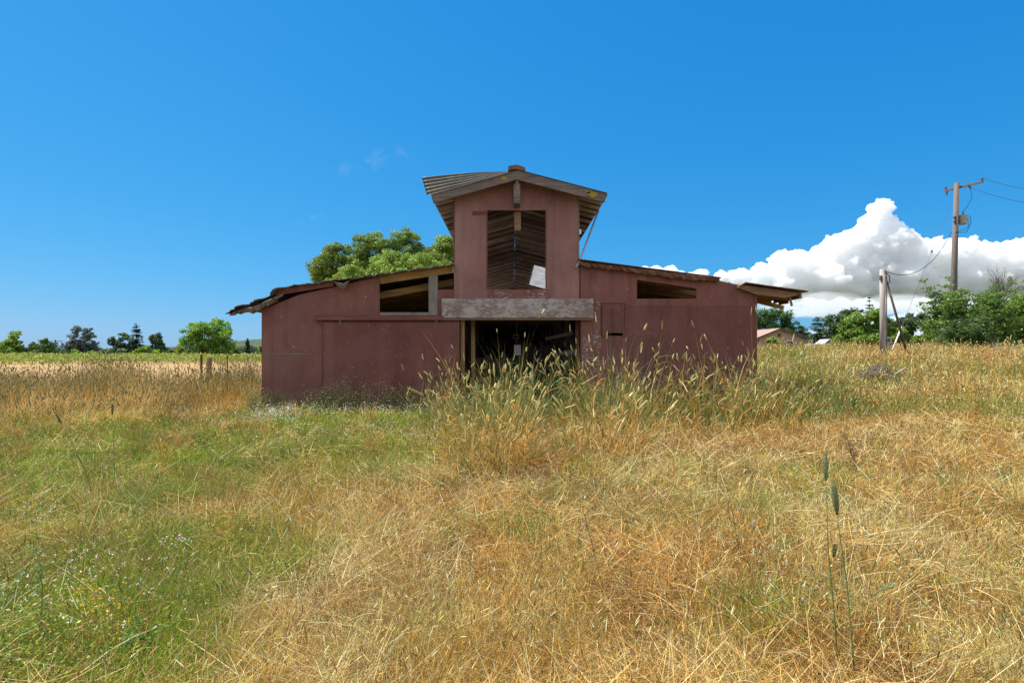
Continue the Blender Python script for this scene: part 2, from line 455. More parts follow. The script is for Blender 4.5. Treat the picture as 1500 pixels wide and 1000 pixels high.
def make_field():
    mb = MB(); rows = []
    for yy, xa, xb in ((27, -60, -9.5), (36, -75, -10), (50, -95, -12), (60, -120, -13), (94, -150, -16)):
        rows.append([(xa + (xb - xa) * t, yy, gz(xa + (xb - xa) * t, yy) + 0.02) for t in np.linspace(0, 1, 12)])
    mb.sheet(rows, 0.015)
    o = mb.build('field', MATS['stubble'])
    tag(o, 'mown golden hay field beyond the tall grass', 'field', kind='structure')
make_field()

# ------------------------------------------------------------------ the barn
BY = 15.0
barn = thing('barn', 'weathered red wooden barn with raised centre loft, low side wings and open dark doorway', 'barn', (0, BY, 0))
def P2(px, py, Y=BY): return (WX(px, Y), WZ(py, Y))
def pl(pts, Y=BY): return [P2(a, b, Y) for a, b in pts]
BACK = 40.0
XL, XR = WX(384, BY), WX(1108, BY)
TL, TR = WX(665, BY), WX(848, BY)
BASE = -0.3

# left wing wall: one plywood outline with the notch of the unglazed opening cut out
mb = MB()
zb = BASE
poly = [(XL, zb), (XL, WZ(455, BY))] + pl([(400, 447), (440, 431), (490, 420), (556, 405), (556, 462), (641, 462), (641, 424), (664.6, 424), (664.6, 437.5), (673, 437.5)]) + [(WX(673, BY), zb)]
mb.prism(poly, BY, BY + .035)
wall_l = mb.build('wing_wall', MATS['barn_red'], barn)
# lower cladding sheets a few mm proud
mb = MB(); mb.box(XL + .02, WX(473, BY), BY - .006, BY - .0005, WZ(516, BY), WZ(470.5, BY)); mb.build('wall_panel', MATS['barn_red'], barn)
mb = MB(); mb.box(XL + .015, WX(472.6, BY), BY - .009, BY - .0005, zb, WZ(517.4, BY)); mb.build('wall_panel', MATS['barn_red'], barn)
mb = MB(); mb.box(XL + .05, WX(457, BY), BY - .013, BY - .0095, WZ(518.3, BY), WZ(517.0, BY)); mb.build('seam_batten', MATS['grey_wood'], barn)
# corner trim
mb = MB(); mb.box(XL - .012, XL - .001, BY - .004, BY + .09, zb, WZ(456, BY)); mb.build('corner_trim', MATS['red_wood'], barn)

# tower front wall with the loft opening
mb = MB()
def tower_top(x):
    xr = WX(757, BY); zr = WZ(262, BY)
    return zr - (0.285 if x < xr else 0.262) * abs(x - xr)
wx0, wx1, wz0, wz1 = WX(714, BY), WX(799, BY), WZ(424, BY), WZ(308, BY)
ly0 = WZ(437.5, BY); xr = WX(757, BY)
mb.prism([(TL, ly0), (TL, tower_top(TL)), (wx0, tower_top(wx0)), (wx0, ly0)], BY - .004, BY + .034)
mb.prism([(wx0, wz1), (wx0, tower_top(wx0)), (xr, tower_top(xr)), (wx1, tower_top(wx1)), (wx1, wz1)], BY - .004, BY + .034)
mb.prism([(wx1, ly0), (wx1, tower_top(wx1)), (TR, tower_top(TR)), (TR, ly0)], BY - .004, BY + .034)
mb.build('loft_wall', MATS['faded_lit_red'], barn)
mb = MB(); mb.box(wx0, WX(804, BY), BY - .016, BY + .03, ly0 + .002, wz0); mb.build('loft_sill', MATS['flaked_red'], barn)
mb = MB()
mb.box(WX(692, BY), WX(713.5, BY), BY - .012, BY - .0045, WZ(315.5, BY), WZ(309.5, BY)); mb.build('wood_strip', MATS['red_wood'], barn)
mb = MB()
for a, b in ((wx0 - .03, wx0 - .002), (wx1 + .002, wx1 + .03)):
    mb = MB(); mb.box(a, b, BY - .009, BY - .0045, wz0 + .01, wz1 + .012); mb.build('opening_trim', MATS['red_wood'], barn)
# side corner boards of the tower
mb = MB(); mb.box(TR - .03, TR + .012, BY - .012, BY + .06, WZ(388, BY), tower_top(TR) - .02); mb.build('corner_trim', MATS['grey_wood'], barn)
mb = MB(); mb.box(TL - .012, TL + .02, BY - .010, BY + .06, WZ(400, BY), tower_top(TL) - .02); mb.build('corner_trim', MATS['red_wood'], barn)
mb = MB(); mb.box(TR + .001, TR + .022, BY - .012, BY - .005, WZ(437, BY), WZ(391, BY)); mb.build('seam_batten', MATS['flaked_red'], barn)

# right wing wall with its slot window
mb = MB()
def rtop(px):
    return WZ(np.interp(px, [848, 900, 1000, 1054, 1084, 1108], [386, 391, 403, 411, 418, 421]), BY)
def rpoly(a, b, pyb, n=4, top=None):
    pts = [(WX(a, BY), zb if pyb is None else WZ(pyb, BY))]
    for p in np.linspace(a, b, n): pts.append((WX(p, BY), rtop(p) if top is None else WZ(top(p), BY)))
    pts.append((WX(b, BY), zb if pyb is None else WZ(pyb, BY)))
    return pts
mb.prism(rpoly(850.5, 888.6, None), BY, BY + .035)
mb.prism(rpoly(888.6, 911.9, None, 2, lambda p: 491.8), BY, BY + .035)
mb.prism([(WX(888.6, BY), WZ(487.7, BY)), (WX(888.6, BY), rtop(888.6)), (WX(911.9, BY), rtop(911.9)), (WX(911.9, BY), WZ(487.7, BY))], BY, BY + .035)
mb.prism(rpoly(911.9, 933, None), BY, BY + .035)
mb.prism(rpoly(1020, 1108, None, 6), BY, BY + .035)
mb.prism([(WX(933, BY), WZ(409.5, BY)), (WX(933, BY), rtop(933)), (WX(1020, BY), rtop(1020)), (WX(1020, BY), WZ(422.5, BY))], BY, BY + .035)
mb.prism(rpoly(933, 1020, None, 2, lambda p: 437.5), BY, BY + .035)
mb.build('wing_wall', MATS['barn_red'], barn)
# lower sheets, lapping 3-6 mm proud, with open seams
for a, b, t, y in ((918.5, 1009.5, 447, .006), (1010.2, 1107, 447.6, .0055)):
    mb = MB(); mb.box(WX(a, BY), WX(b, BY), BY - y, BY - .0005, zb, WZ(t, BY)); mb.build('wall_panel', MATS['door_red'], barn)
mb = MB(); mb.box(WX(868.5, BY), WX(880, BY), BY - .012, BY - .0005, zb, WZ(440, BY)); mb.build('door_jamb_board', MATS['flaked_red'], barn)
mb = MB(); mb.box(WX(852, BY), WX(868, BY), BY - .007, BY - .0005, zb, WZ(467, BY)); mb.build('door_jamb_board', MATS['flaked_red'], barn)
mb = MB(); mb.box(WX(1104.5, BY), XR + .012, BY - .014, BY - .0065, zb, WZ(422, BY)); mb.build('corner_trim', MATS['red_wood'], barn)
mb = MB(); mb.box(WX(1105.5, BY), WX(1108.6, BY), BY - .019, BY - .0145, WZ(443, BY), WZ(424, BY)); mb.build('corner_scrap', MATS['flaked_red'], barn)

# hatch with the slot at its foot
mb = MB()
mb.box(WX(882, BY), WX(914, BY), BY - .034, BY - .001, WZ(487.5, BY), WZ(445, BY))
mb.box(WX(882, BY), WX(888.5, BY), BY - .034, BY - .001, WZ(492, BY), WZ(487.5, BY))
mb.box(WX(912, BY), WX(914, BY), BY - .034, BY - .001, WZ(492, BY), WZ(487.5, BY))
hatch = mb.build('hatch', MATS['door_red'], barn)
for a_, b_, c_, d_ in ((880.6, 881.6, 493.5, 444), (914.4, 915.6, 493.5, 444), (881.7, 914.3, 444.8, 443.6)):
    mb = MB(); mb.box(WX(a_, BY), WX(b_, BY), BY - .042, BY - .001, WZ(c_, BY), WZ(d_, BY)); mb.build('hatch_gap_strip', MATS['hatch_gap_red'], hatch)  # dark strips painted in for the shaded gap round the hatch

# lintel board and the sliding door with its track
mb = MB(); mb.box(WX(648, BY), WX(868, BY), BY - .15, BY - .005, WZ(466, BY), WZ(438, BY)); mb.build('lintel_board', MATS['flaked_trim'], barn, bevel=.006)
mb = MB(); mb.box(WX(648.5, BY), WX(867.5, BY), BY - .12, BY + .05, WZ(469, BY), WZ(466.4, BY)); mb.build('lintel_ledge', MATS['brown_wood'], barn)
mb = MB()
mb.box(WX(462, BY), WX(651, BY), BY - .15, BY - .04, WZ(469.2, BY), WZ(464.2, BY))
mb.box(WX(462, BY), WX(651, BY), BY - .05, BY - .001, WZ(466.5, BY), WZ(461.5, BY))
mb.build('door_track', MATS['red_wood'], barn, bevel=.004)
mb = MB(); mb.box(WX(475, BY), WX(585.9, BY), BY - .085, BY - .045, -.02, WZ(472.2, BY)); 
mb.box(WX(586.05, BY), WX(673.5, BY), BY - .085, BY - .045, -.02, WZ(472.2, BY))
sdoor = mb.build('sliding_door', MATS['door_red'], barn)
for px in (500, 640):
    mb = MB(); mb.box(WX(px - 2, BY), WX(px + 2, BY), BY - .098, BY - .0855, WZ(476, BY), WZ(469.5, BY)); mb.build('hanger', MATS['dark_iron'], sdoor)

# left wing opening: weathered frame, bare rafter
mb = MB(); mb.box(WX(628, BY), WX(641, BY), BY - .02, BY + .07, WZ(462, BY), WZ(403, BY)); mb.build('window_post', MATS['grey_wood'], barn)
mb = MB(); mb.box(WX(556, BY), WX(627.8, BY), BY - .018, BY + .07, WZ(463, BY), WZ(457.5, BY)); mb.build('window_sill', MATS['grey_wood'], barn)
mb = MB(); mb.beam(W(557, 410.5, BY + .03), W(664, 394, BY + .03), .06, .20); mb.build('bare_rafter', MATS['raw_wood'], barn)
mb = MB(); mb.beam(W(556, 433, BY + .55), W(664, 413, BY + .55), .05, .18); mb.build('rafter', MATS['raw_wood'], barn)
mb = MB(); mb.box(WX(662, BY), WX(667, BY), BY - .03, BY - .012, WZ(400, BY), WZ(386, BY)); mb.build('wood_scrap', MATS['raw_post'], barn)

# side, back and inner walls
mb = MB(); mb.box(XL, XL + .035, BY + .036, BACK, zb, WZ(456, BY)); mb.build('side_wall', MATS['barn_red'], barn)
mb = MB(); mb.box(XR - .035, XR, BY + .036, BACK, zb, rtop(1108)); mb.build('side_wall', MATS['barn_red'], barn)
mb = MB()
mb.prism([(XL + .04, zb), (XL + .04, WZ(458, BY)), (TL, WZ(400, BY)), (TR, WZ(390, BY)), (XR - .04, WZ(424, BY)), (XR - .04, zb)], BACK - .04, BACK - .005)
mb.build('back_wall', MATS['barn_red'], barn)
mb = MB(); mb.prism([(TL, 5.35), (TL, tower_top(TL) - .03), (xr, tower_top(xr) - .03), (TR, tower_top(TR) - .03), (TR, 5.35)], BACK - .04, BACK - .005); mb.build('back_gable', MATS['barn_red'], barn)  # band below this gable left open, out of view, to let light in
eL, eR = WZ(330, BY), WZ(326, BY)
mb = MB()  # both loft side walls left partly open further back to let light in
mb.box(TL, TL + .03, BY + .036, 18.2, WZ(402, BY), tower_top(TL) - .06)
mb.box(TL, TL + .03, 23.5, 27.0, WZ(375, BY) + .001, tower_top(TL) - .06)
mb.box(TL, TL + .03, 18.201, BACK, WZ(402, BY), WZ(375, BY))
mb.build('loft_side_wall', MATS['barn_red'], barn)
mb = MB()
mb.box(TR - .03, TR, BY + .061, 18.0, WZ(386, BY), tower_top(TR) - .06)
mb.box(TR - .03, TR, 18.001, BACK, WZ(386, BY), WZ(370, BY))
mb.build('loft_side_wall', MATS['barn_red'], barn)
mb = MB(); mb.box(XL + .05, XR - .05, BY + .1, BACK - .1, -.02, .03); mb.build('dirt_floor', MATS['dirt'], barn)

# posts and stalls behind the doorway
mb = MB(); mb.box(WX(674.5, BY), WX(680, BY), BY + .08, BY + .17, zb, WZ(467, BY)); mb.build('door_post', MATS['raw_post'], barn)
for px, yy, w in ((693, 15.9, .11), (846, 15.3, .10)):
    mb = MB(); x = WX(px, yy); mb.box(x - w/2, x + w/2, yy, yy + w, zb, 2.55); mb.build('door_post', MATS['raw_post'] if px < 700 else MATS['red_wood'], barn)
for yy in np.arange(18.0, 38, 3.2):
    for x in (-1.55, 1.75):
        mb = MB(); mb.box(x - .07, x + .07, yy, yy + .14, zb, 4.1); mb.build('stall_post', MATS['stall_wood'], barn)
random.seed(4)
def stall(x0, x1, yy, h):
    mb = MB(); x = x0
    while x < x1:
        w = .13 + random.random() * .12
        mb.box(x, x + w - .012, yy + random.random() * .02, yy + .035, .05, h + random.uniform(-.15, .1)); x += w
    mb.build('stall_partition', MATS['stall_wood'], barn)
stall(-1.2, .2, 19.5, 1.45); stall(.55, 1.5, 21.0, 1.9); stall(-1.5, 1.7, 27.0, 2.2)
mb = MB()
for z in (.5, .9, 1.3, 1.75): mb.box(1.52, 1.56, 16.4, 19.4, z, z + .16)
mb.build('stall_rail', MATS['stall_wood'], barn)
mb = MB()
mb.beam((1.0, 16.9, 1.98), (1.72, 16.0, 2.12), .05, .09); mb.beam((1.35, 16.2, 1.55), (1.75, 15.6, 1.6), .05, .12)
mb.build('cross_brace', MATS['stall_wood'], barn)
# beam over the aisle and loft joists
for yy in np.arange(15.6, 39, 1.6):
    mb = MB(); mb.box(TL + .04, TR - .04, yy, yy + .06, 2.62, 2.82); mb.build('joist', MATS['stall_wood'], barn)
mb = MB(); mb.box(TL + .04, TR - .04, 15.9, BACK - .1, 2.825, 2.86); mb.build('loft_bounce_floor', MATS['stall_wood'], barn)  # floor added out of view to bounce light up onto the rafters

# left lean-to roof: patched felt sheet with a torn, drooping front edge
def lean_roof(px, py, y0, y1, name, mat, thick, wav, seed, curl_rows=(0, .25, .7, 1.4, 3, 6, 12, 25)):
    random.seed(seed)
    n = 90
    xs_ = np.linspace(px[0], px[-1], n)
    zy = np.interp(xs_, px, py)
    a, b = np.polyfit(xs_, zy, 1)
    rows = []
    for r in curl_rows:
        yy = y0 + r
        if yy > y1: yy = y1
        t = min(1, r / 2.5)
        row = []
        for i, p in enumerate(xs_):
            q = zy[i] * (1 - t) + (a * p + b) * t
            x = WX(p, BY); z = WZ(q, BY)
            z += wav * (random.random() - .5) * (1 if r < 2 else .5)
            yj = yy + ((random.random() - .5) * .16 + .06 * sin(i * .9) if r == 0 else 0)
            row.append((x, yj, z))
        rows.append(row)
        if yy >= y1: break
    mb = MB(); mb.sheet(rows, thick)
    return mb.build(name, mat, barn)
lean_roof([336, 343, 352, 372, 390, 404, 407, 415, 440, 470, 492, 530, 560, 600, 640, 666],
          [459.5, 455, 450, 444.5, 437, 430.5, 424.5, 422, 418, 415, 411, 407, 402.5, 397, 392, 388],
          14.78, BACK, 'roof_sheet', MATS['roof_felt'], .022, .014, 3)
# ragged second layer hanging from the front left edge, and the loose flap
random.seed(8)
def ragged(pts, drop, y0, name, mat, n=40, seed=0):
    random.seed(seed)
    px = [p[0] for p in pts]; py = [p[1] for p in pts]
    rows = [[], [], []]
    for p in np.linspace(px[0], px[-1], n):
        q = np.interp(p, px, py); d = np.interp(p, px, drop) * random.uniform(.75, 1.15)
        rows[0].append(W(p, q, y0 + .30)); rows[1].append(W(p, q + d * .25, y0 - .03 + random.uniform(-.02, .02))); rows[2].append(W(p + random.uniform(-.6, .6), q + d, y0 + .02 + random.uniform(-.05, .03)))
    mb = MB(); mb.sheet(rows, .012, (0, .6, -.6)); return mb.build(name, mat, barn)
ragged([(336, 460), (350, 453), (372, 447), (395, 437), (415, 429)], [2, 7, 10, 9, 3], 14.78, 'torn_felt', MATS['roof_felt'], 26, 5)
ragged([(488, 411), (497, 413), (505, 413.5), (512, 410)], [1, 9, 9, 1], 14.74, 'torn_flap', MATS['roof_felt'], 14, 6)
mb = MB(); mb.prism(pl([(404, 433), (409, 424), (489, 412), (489, 419), (440, 427)], 14.93), 14.90, 14.97); mb.build('fascia_board', MATS['red_wood'], barn)
# eave boards and rafter tails under the overhang
for yy in (15.1, 16.0, 17.0, 18.2, 19.6, 21.2, 23, 25, 28, 32, 36):
    mb = MB(); mb.beam((WX(366, BY), yy, WZ(456, BY)), (WX(404, BY), yy, WZ(438, BY)), .05, .13); mb.build('rafter_tail', MATS['raw_wood'], barn)
mb = MB()
for i, x in enumerate(np.arange(WX(358, BY), XL - .02, .155)): mb.box(x, x + .14, 14.95, BACK, WZ(457 - i * 3.2, BY) + .045, WZ(457 - i * 3.2, BY) + .065)
mb.build('eave_decking', MATS['deck_wood'], barn)
# wing rafters and purlins seen through the openings
for yy in np.arange(16.4, 39, .95):
    mb = MB(); mb.beam((XL + .05, yy, WZ(458, BY) - .08), (TL - .02, yy, WZ(402, BY) - .02), .05, .15); mb.build('wing_rafter', MATS['raw_wood'], barn)
for yy in np.arange(15.7, 39, .95):
    mb = MB(); mb.beam((TR + .02, yy, rtop(848) - .12), (XR - .05, yy, rtop(1108) - .12), .05, .15); mb.build('wing_rafter', MATS['raw_wood'], barn)

# right lean-to roof: corrugated rusty sheet, torn front end, then the intact eave piece
def corr_rows(px0, px1, py0, py1, y0, y1, amp, pitch, ny=3, edge=None, nx=40):
    """corrugations run along the slope (x), so the height waves along y"""
    ys_ = np.arange(y0, y1, pitch / 4.0)
    rows = []
    for j, yy in enumerate(ys_):
        z_off = amp * cos(j * pi / 2)
        e = edge(j) if edge else px1
        row = []
        for p in np.linspace(px0, e, nx):
            q = py0 + (py1 - py0) * (p - px0) / (px1 - px0)
            row.append((WX(p, BY), yy, WZ(q, BY) + z_off))
        rows.append(row)
    return rows
random.seed(12)
jag = {j: 1052 + random.choice([-22, -8, -3, 0, 0, 3, -12]) for j in range(400)}
mb = MB(); mb.sheet(corr_rows(846, 1052, 381, 407.5, 14.84, 17.2, .012, .076, edge=lambda j: jag[j // 2]), .004); mb.build('roof_sheet', MATS['rusty_roof'], barn)
mb = MB(); rows = []
for yy in np.linspace(17.21, BACK, 12): rows.append([(WX(p, BY), yy, WZ(np.interp(p, [846, 1177], [380.5, 430]), BY) + random.uniform(-.01, .01)) for p in np.linspace(846, 1177, 30)])
mb.sheet(rows, .01); mb.build('roof_sheet', MATS['rusty_roof'], barn)
ragged([(848, 382), (900, 388), (1000, 399.5), (1040, 404), (1054, 407.5)], [7, 8, 9, 8, 3], 14.84, 'torn_sheet', MATS['rusty_roof'], 44, 9)
# splintered deck boards at the torn end
mb = MB()
for i, (a, b, yy) in enumerate(((1005, 1046, 14.95), (1000, 1052, 15.12), (1012, 1057, 15.3), (1004, 1049, 15.5), (1010, 1061, 15.75))):
    mb.beam(W(a, 386 + (a - 846) * .129 + 16, 15.0)[:1] + (yy, rtop(a) + .02), (WX(b, BY), yy, rtop(b) + .035), .14, .022)
mb.build('splintered_boards', MATS['brown_wood'], barn)
mb = MB()
mb.beam((WX(848, BY), BY - .03, rtop(848) - .01), (WX(1050, BY), BY - .03, rtop(1050) + .0), .05, .11); mb.build('fascia_board', MATS['red_wood'], barn)
# eave piece: rusty top sheet, rake board, underside boards, rafter end
def rq(p): return np.interp(p, [1078, 1086, 1177], [420.5, 415.5, 428.2])
mb = MB(); rows = []
for j, yy in enumerate(np.linspace(14.72, 17.2, 24)):
    end = 1177 + (random.uniform(-1.2, .8))
    rows.append([(WX(p, BY), yy + (random.uniform(-.02, .02) if j == 0 else 0), WZ(rq(p), BY) + .008 * cos(j * 1.7)) for p in np.linspace(1079, end, 28)])
mb.sheet(rows, .012); mb.build('roof_sheet', MATS['rusty_roof'], barn)
mb = MB(); mb.prism(pl([(1080, 421.5), (1088, 417.5), (1172, 429.3), (1172, 431.5), (1150, 436.5), (1109, 432)], 14.9), 14.86, 14.92); mb.build('rake_board', MATS['brown_wood'], barn)
for yy in (15.25, 16.2, 17.2, 18.2, 19.4, 20.6, 22, 24, 26, 29, 32, 36):
    mb = MB(); mb.beam((XR - .1, yy, WZ(428, BY) - .03), (WX(1160, BY), yy, WZ(434, BY) - .03), .05, .12); mb.build('rafter_tail', MATS['raw_wood'], barn)
mb = MB()
for i, x in enumerate(np.arange(XR + .02, WX(1166, BY), .16)):
    z = WZ(np.interp(x, [XR, WX(1170, BY)], [425, 432]), BY) - .01
    y1 = BACK if i not in (3,) else 15.5
    mb.box(x, x + .145, 14.94, y1, z - .02, z)
    if i == 3: mb.box(x, x + .145, 16.6, BACK, z - .02, z)
mb.build('eave_decking', MATS['deck_wood'], barn)
mb = MB(); mb.box(WX(1166, BY), WX(1169, BY), 14.8, 16.3, WZ(438, BY), WZ(429, BY)); mb.box(WX(1166.5, BY), WX(1169, BY), 15.5, 16.0, WZ(442, BY), WZ(437, BY)); mb.build('eave_board', MATS['brown_wood'], barn)
for p_, q_, h_ in ((W(1110, 441, 16.2), W(1148, 451, 16.2), .12), (W(1157, 436, 14.95), W(1160, 448, 15.0), .07)):
    mb = MB(); mb.beam(p_, q_, .03, h_); mb.build('hanging_splinter', MATS['raw_wood'], barn)

# tower roof
RY = 14.55
rx, rz = WX(757, RY), WZ(249, RY)
lx, lz = WX(631, RY), WZ(284.5, RY)
qx, qz = WX(889, RY), WZ(283.5, RY)
def rake(x1, z1, name):
    mb = MB(); d = Vector((x1 - rx, 0, z1 - rz)).normalized(); n = Vector((d.z, 0, -d.x))
    if n.z > 0: n = -n
    h = .235
    a = Vector((rx, 0, rz)); b = Vector((x1, 0, z1))
    pts = [(a.x, a.z), (b.x, b.z), ((b + n * h).x, (b + n * h).z), (rx, rz - h / abs(n.z))]
    mb.prism(pts, RY, RY + .045); return mb.build(name, MATS['rake_wood'], barn, bevel=.004)
rake(lx, lz, 'rake_board'); rake(qx, qz, 'rake_board')
for px_, py_, s_ in ((739, 261.5, .075), (868, 284.5, .11), (861, 282, .05)):
    random.seed(px_); mb = MB(); cx0, cz0 = P2(px_, py_, RY)
    mb.prism([(cx0 + s_ * 1.5 * cos(t) * random.uniform(.55, 1.1), cz0 + s_ * .75 * sin(t) * random.uniform(.55, 1.1)) for t in np.linspace(0, 2 * pi, 15)[:-1]], RY - .006, RY - .001); mb.build('lichen_patch', MATS['lichen'], barn)
# roof deck: skip sheathing boards across rafters, gap left at the ridge
def slope_pt(side, t, dz=0):
    x1, z1 = (lx, lz) if side < 0 else (qx, qz)
    return Vector((rx + (x1 - rx) * t, 0, rz + (z1 - rz) * t + dz))
for side in (-1, 1):
    random.seed(20 + side)
    for yy in np.concatenate([np.arange(RY + .08, 17, .5), np.arange(17.3, BACK, 1.25)]):
        a = slope_pt(side, .0, -.115); b = slope_pt(side, .42 if side > 0 and 28.3 < yy < 37 else .985, -.115)
        mb = MB(); mb.beam((a.x, yy, a.z), (b.x, yy, b.z), .05, .095); mb.build('loft_rafter', MATS['loft_pale'], barn)
    mb = MB(); yy = RY + .05; mi = []
    while yy < BACK - .2:
        w = random.uniform(.20, .42)
        n0 = len(mb.f)
        a = slope_pt(side, random.choice((-.004, .004, .004)), -.055); b = slope_pt(side, (.40 + random.uniform(-.08, .02)) if side > 0 and 28.3 < yy < 37 else .99 - random.random() * .01, -.055)
        mb.beam((a.x, yy + w/2, a.z + random.uniform(-.012, .008)), (b.x, yy + w/2, b.z + random.uniform(-.012, .008)), w - random.choice((.01, .03, .06, .10)), .022)
        mi += [random.choice((0, 0, 0, 1, 1, 2))] * (len(mb.f) - n0)
        yy += w
    dk = mb.build('sheathing', [MATS['loft_dark'], MATS['loft_mid'], MATS['loft_pale']], barn)
    dk.data.polygons.foreach_set('material_index', mi)
    # metal covering
    y_start = RY - .03 if side > 0 else RY + .30
    for ya, yb, ta, tb in (((y_start, 28.5, .003, 1.012), (28.5, 37.0, .003, .43), (37.0, BACK + .1, .003, 1.012)) if side > 0 else ((y_start, BACK + .1, .003, 1.012),)):
        mb = MB(); rows = []
        for j, yy in enumerate(np.arange(ya, yb, .055)):
            zo = .010 * cos(j * pi / 2) - .010
            rows.append([(p.x, yy, p.z + zo + .012) for p in (slope_pt(side, t) for t in np.linspace(ta, tb, 6))])
        mb.sheet(rows, .003); mb.build('roof_sheet', MATS['rusty_roof'] if side < 0 else MATS['old_metal'], barn)
# translucent skylight sheet in the right slope
mb = MB(); rows = []
for j, yy in enumerate(np.arange(28.5, 37.0, .055)):
    zo = .008 * cos(j * pi / 2)
    rows.append([(p.x, yy, p.z + zo - .02) for p in (slope_pt(1, t) for t in np.linspace(.40, 1.0, 5))])
mb.sheet(rows, .003); mb.build('skylight_sheet', MATS['fibreglass'], barn)
# peeled-up sheet on the left slope
mb = MB(); rows = []
n = 80
for j in range(n + 1):
    v_ = j / n
    row = []
    for u in np.linspace(0.0, 1.04, 26):
        p = slope_pt(-1, u)
        lift = (.07 + .62 * u - .16 * u * u) * v_
        yy = RY - .02 + .27 * v_
        wv = .022 * cos(v_ * 2 * pi * 5) * min(1, .25 + u)
        row.append((p.x - .16 * v_ * u ** 3, yy - wv, p.z - .03 + lift + wv * .4))
    rows.append(row)
mb.sheet(rows, .003, (0, .8, -.6)); mb.build('peeled_sheet', MATS['old_metal'], barn, smooth=True)
# ridge cap end, ridge board, hay beam with its bracket, loft prop
mb = MB(); mb.prism(pl([(744, 250), (745, 244), (757, 242), (769, 246), (770, 252), (757, 248.5)], RY), RY - .05, RY + .5); mb.build('ridge_cap', MATS['rusty_roof'], barn)
mb = MB(); mb.box(WX(752.5, RY), WX(762, RY), RY - .02, BY, WZ(298, RY), WZ(270, RY)); mb.box(WX(755, RY), WX(760, RY), RY + .05, RY + .1, WZ(270, RY), WZ(258, RY)); mb.build('hay_beam', MATS['rake_wood'], barn, bevel=.006)
mb = MB(); mb.box(WX(755, RY), WX(760, RY), RY - .03, RY - .0205, WZ(279, RY), WZ(272, RY)); mb.build('pulley_plate', MATS['grey_wood'], barn)
mb = MB(); mb.box(WX(753.5, BY), WX(763, BY), BY + .10, BY + .16, WZ(336, BY), WZ(300, BY)); mb.build('loft_prop', MATS['brown_wood'], barn)
mb = MB(); mb.beam((rx, RY + .06, rz - .16), (rx, 17.0, rz - .16), .035, .16); mb.build('ridge_board', MATS['brown_wood'], barn)
# drip edge of the right eave, scrap of flashing, conduit brace
mb = MB(); mb.beam((qx + .01, RY - .03, qz - .02), (qx + .01, 30, qz - .02), .02, .05); mb.build('drip_edge', MATS['conduit'], barn)
mb = MB(); mb.tube([W(877, 308, 15.55), W(848.5, 384, 14.93), W(843.5, 392, 14.9)], [.028, .028, .032], 10); mb.build('conduit_brace', MATS['conduit'], barn, smooth=True)
mb = MB(); mb.box(TR + .0125, TR + .06, BY - .02, BY + .02, WZ(343, BY), WZ(336, BY)); mb.build('flashing_scrap', MATS['galvanised'], barn)

# things hanging in the doorway
hp = thing('hanging_sign', 'small pale rectangular plate hanging inside the dark barn doorway', 'sign', (WX(757, 16.2), 16.2, WZ(515, 16.2)))
mb = MB(); y = 16.2; mb.box(WX(753, y), WX(763, y), y, y + .012, WZ(520, y), WZ(505, y)); mb.build('plate', MATS['plate_grey'], hp)
mb = MB(); mb.tube([W(757, 504, y), W(757, 466, y)], .006, 6); mb.build('wire', MATS['dark_iron'], hp)
mb = MB(); y = 16.5
mb.tube([W(756 + 4.2 * cos(t), 493 + 3.6 * sin(t), y + .06 * cos(t)) for t in np.linspace(0, 2 * pi, 20)], .012, 6, False)
mb.tube([W(757, 489, y), W(757.5, 455, y)], .007, 6)
tag(mb.build('rope_loop', MATS['stall_wood'], loc=W(757, 493, y), smooth=True), 'grey rope loop hanging from a joist in the dark doorway', 'rope')
# ------------------------------------------------------------------ leaves, trees
def leaf_quads(c, d, nrm, ln, wd):
    """diamond-shaped leaves: centres c, axis d, normal nrm; returns verts, counts, idx (4 corners each)"""
    d = d / np.linalg.norm(d, axis=1, keepdims=True)
    s = np.cross(nrm, d); s /= np.maximum(np.linalg.norm(s, axis=1, keepdims=True), 1e-6)
    ln = np.asarray(ln)[:, None]; wd = np.asarray(wd)[:, None]
    v = np.stack([c - d * ln * .5, c + s * wd * .5, c + d * ln * .5, c - s * wd * .5], 1).reshape(-1, 3)
    n = len(c)
    return v, np.full(n, 4), np.arange(4 * n)

def rdir(n):
    v = rng.normal(size=(n, 3)); return v / np.linalg.norm(v, axis=1, keepdims=True)

def palette(n, cols, var=.18):
    cols = np.array(cols, float); w = rng.integers(0, len(cols), n); w2 = rng.integers(0, len(cols), n); t = rng.random((n, 1))
    c = cols[w] * (1 - t) + cols[w2] * t
    return c * (1 + rng.normal(0, var, (n, 1)))

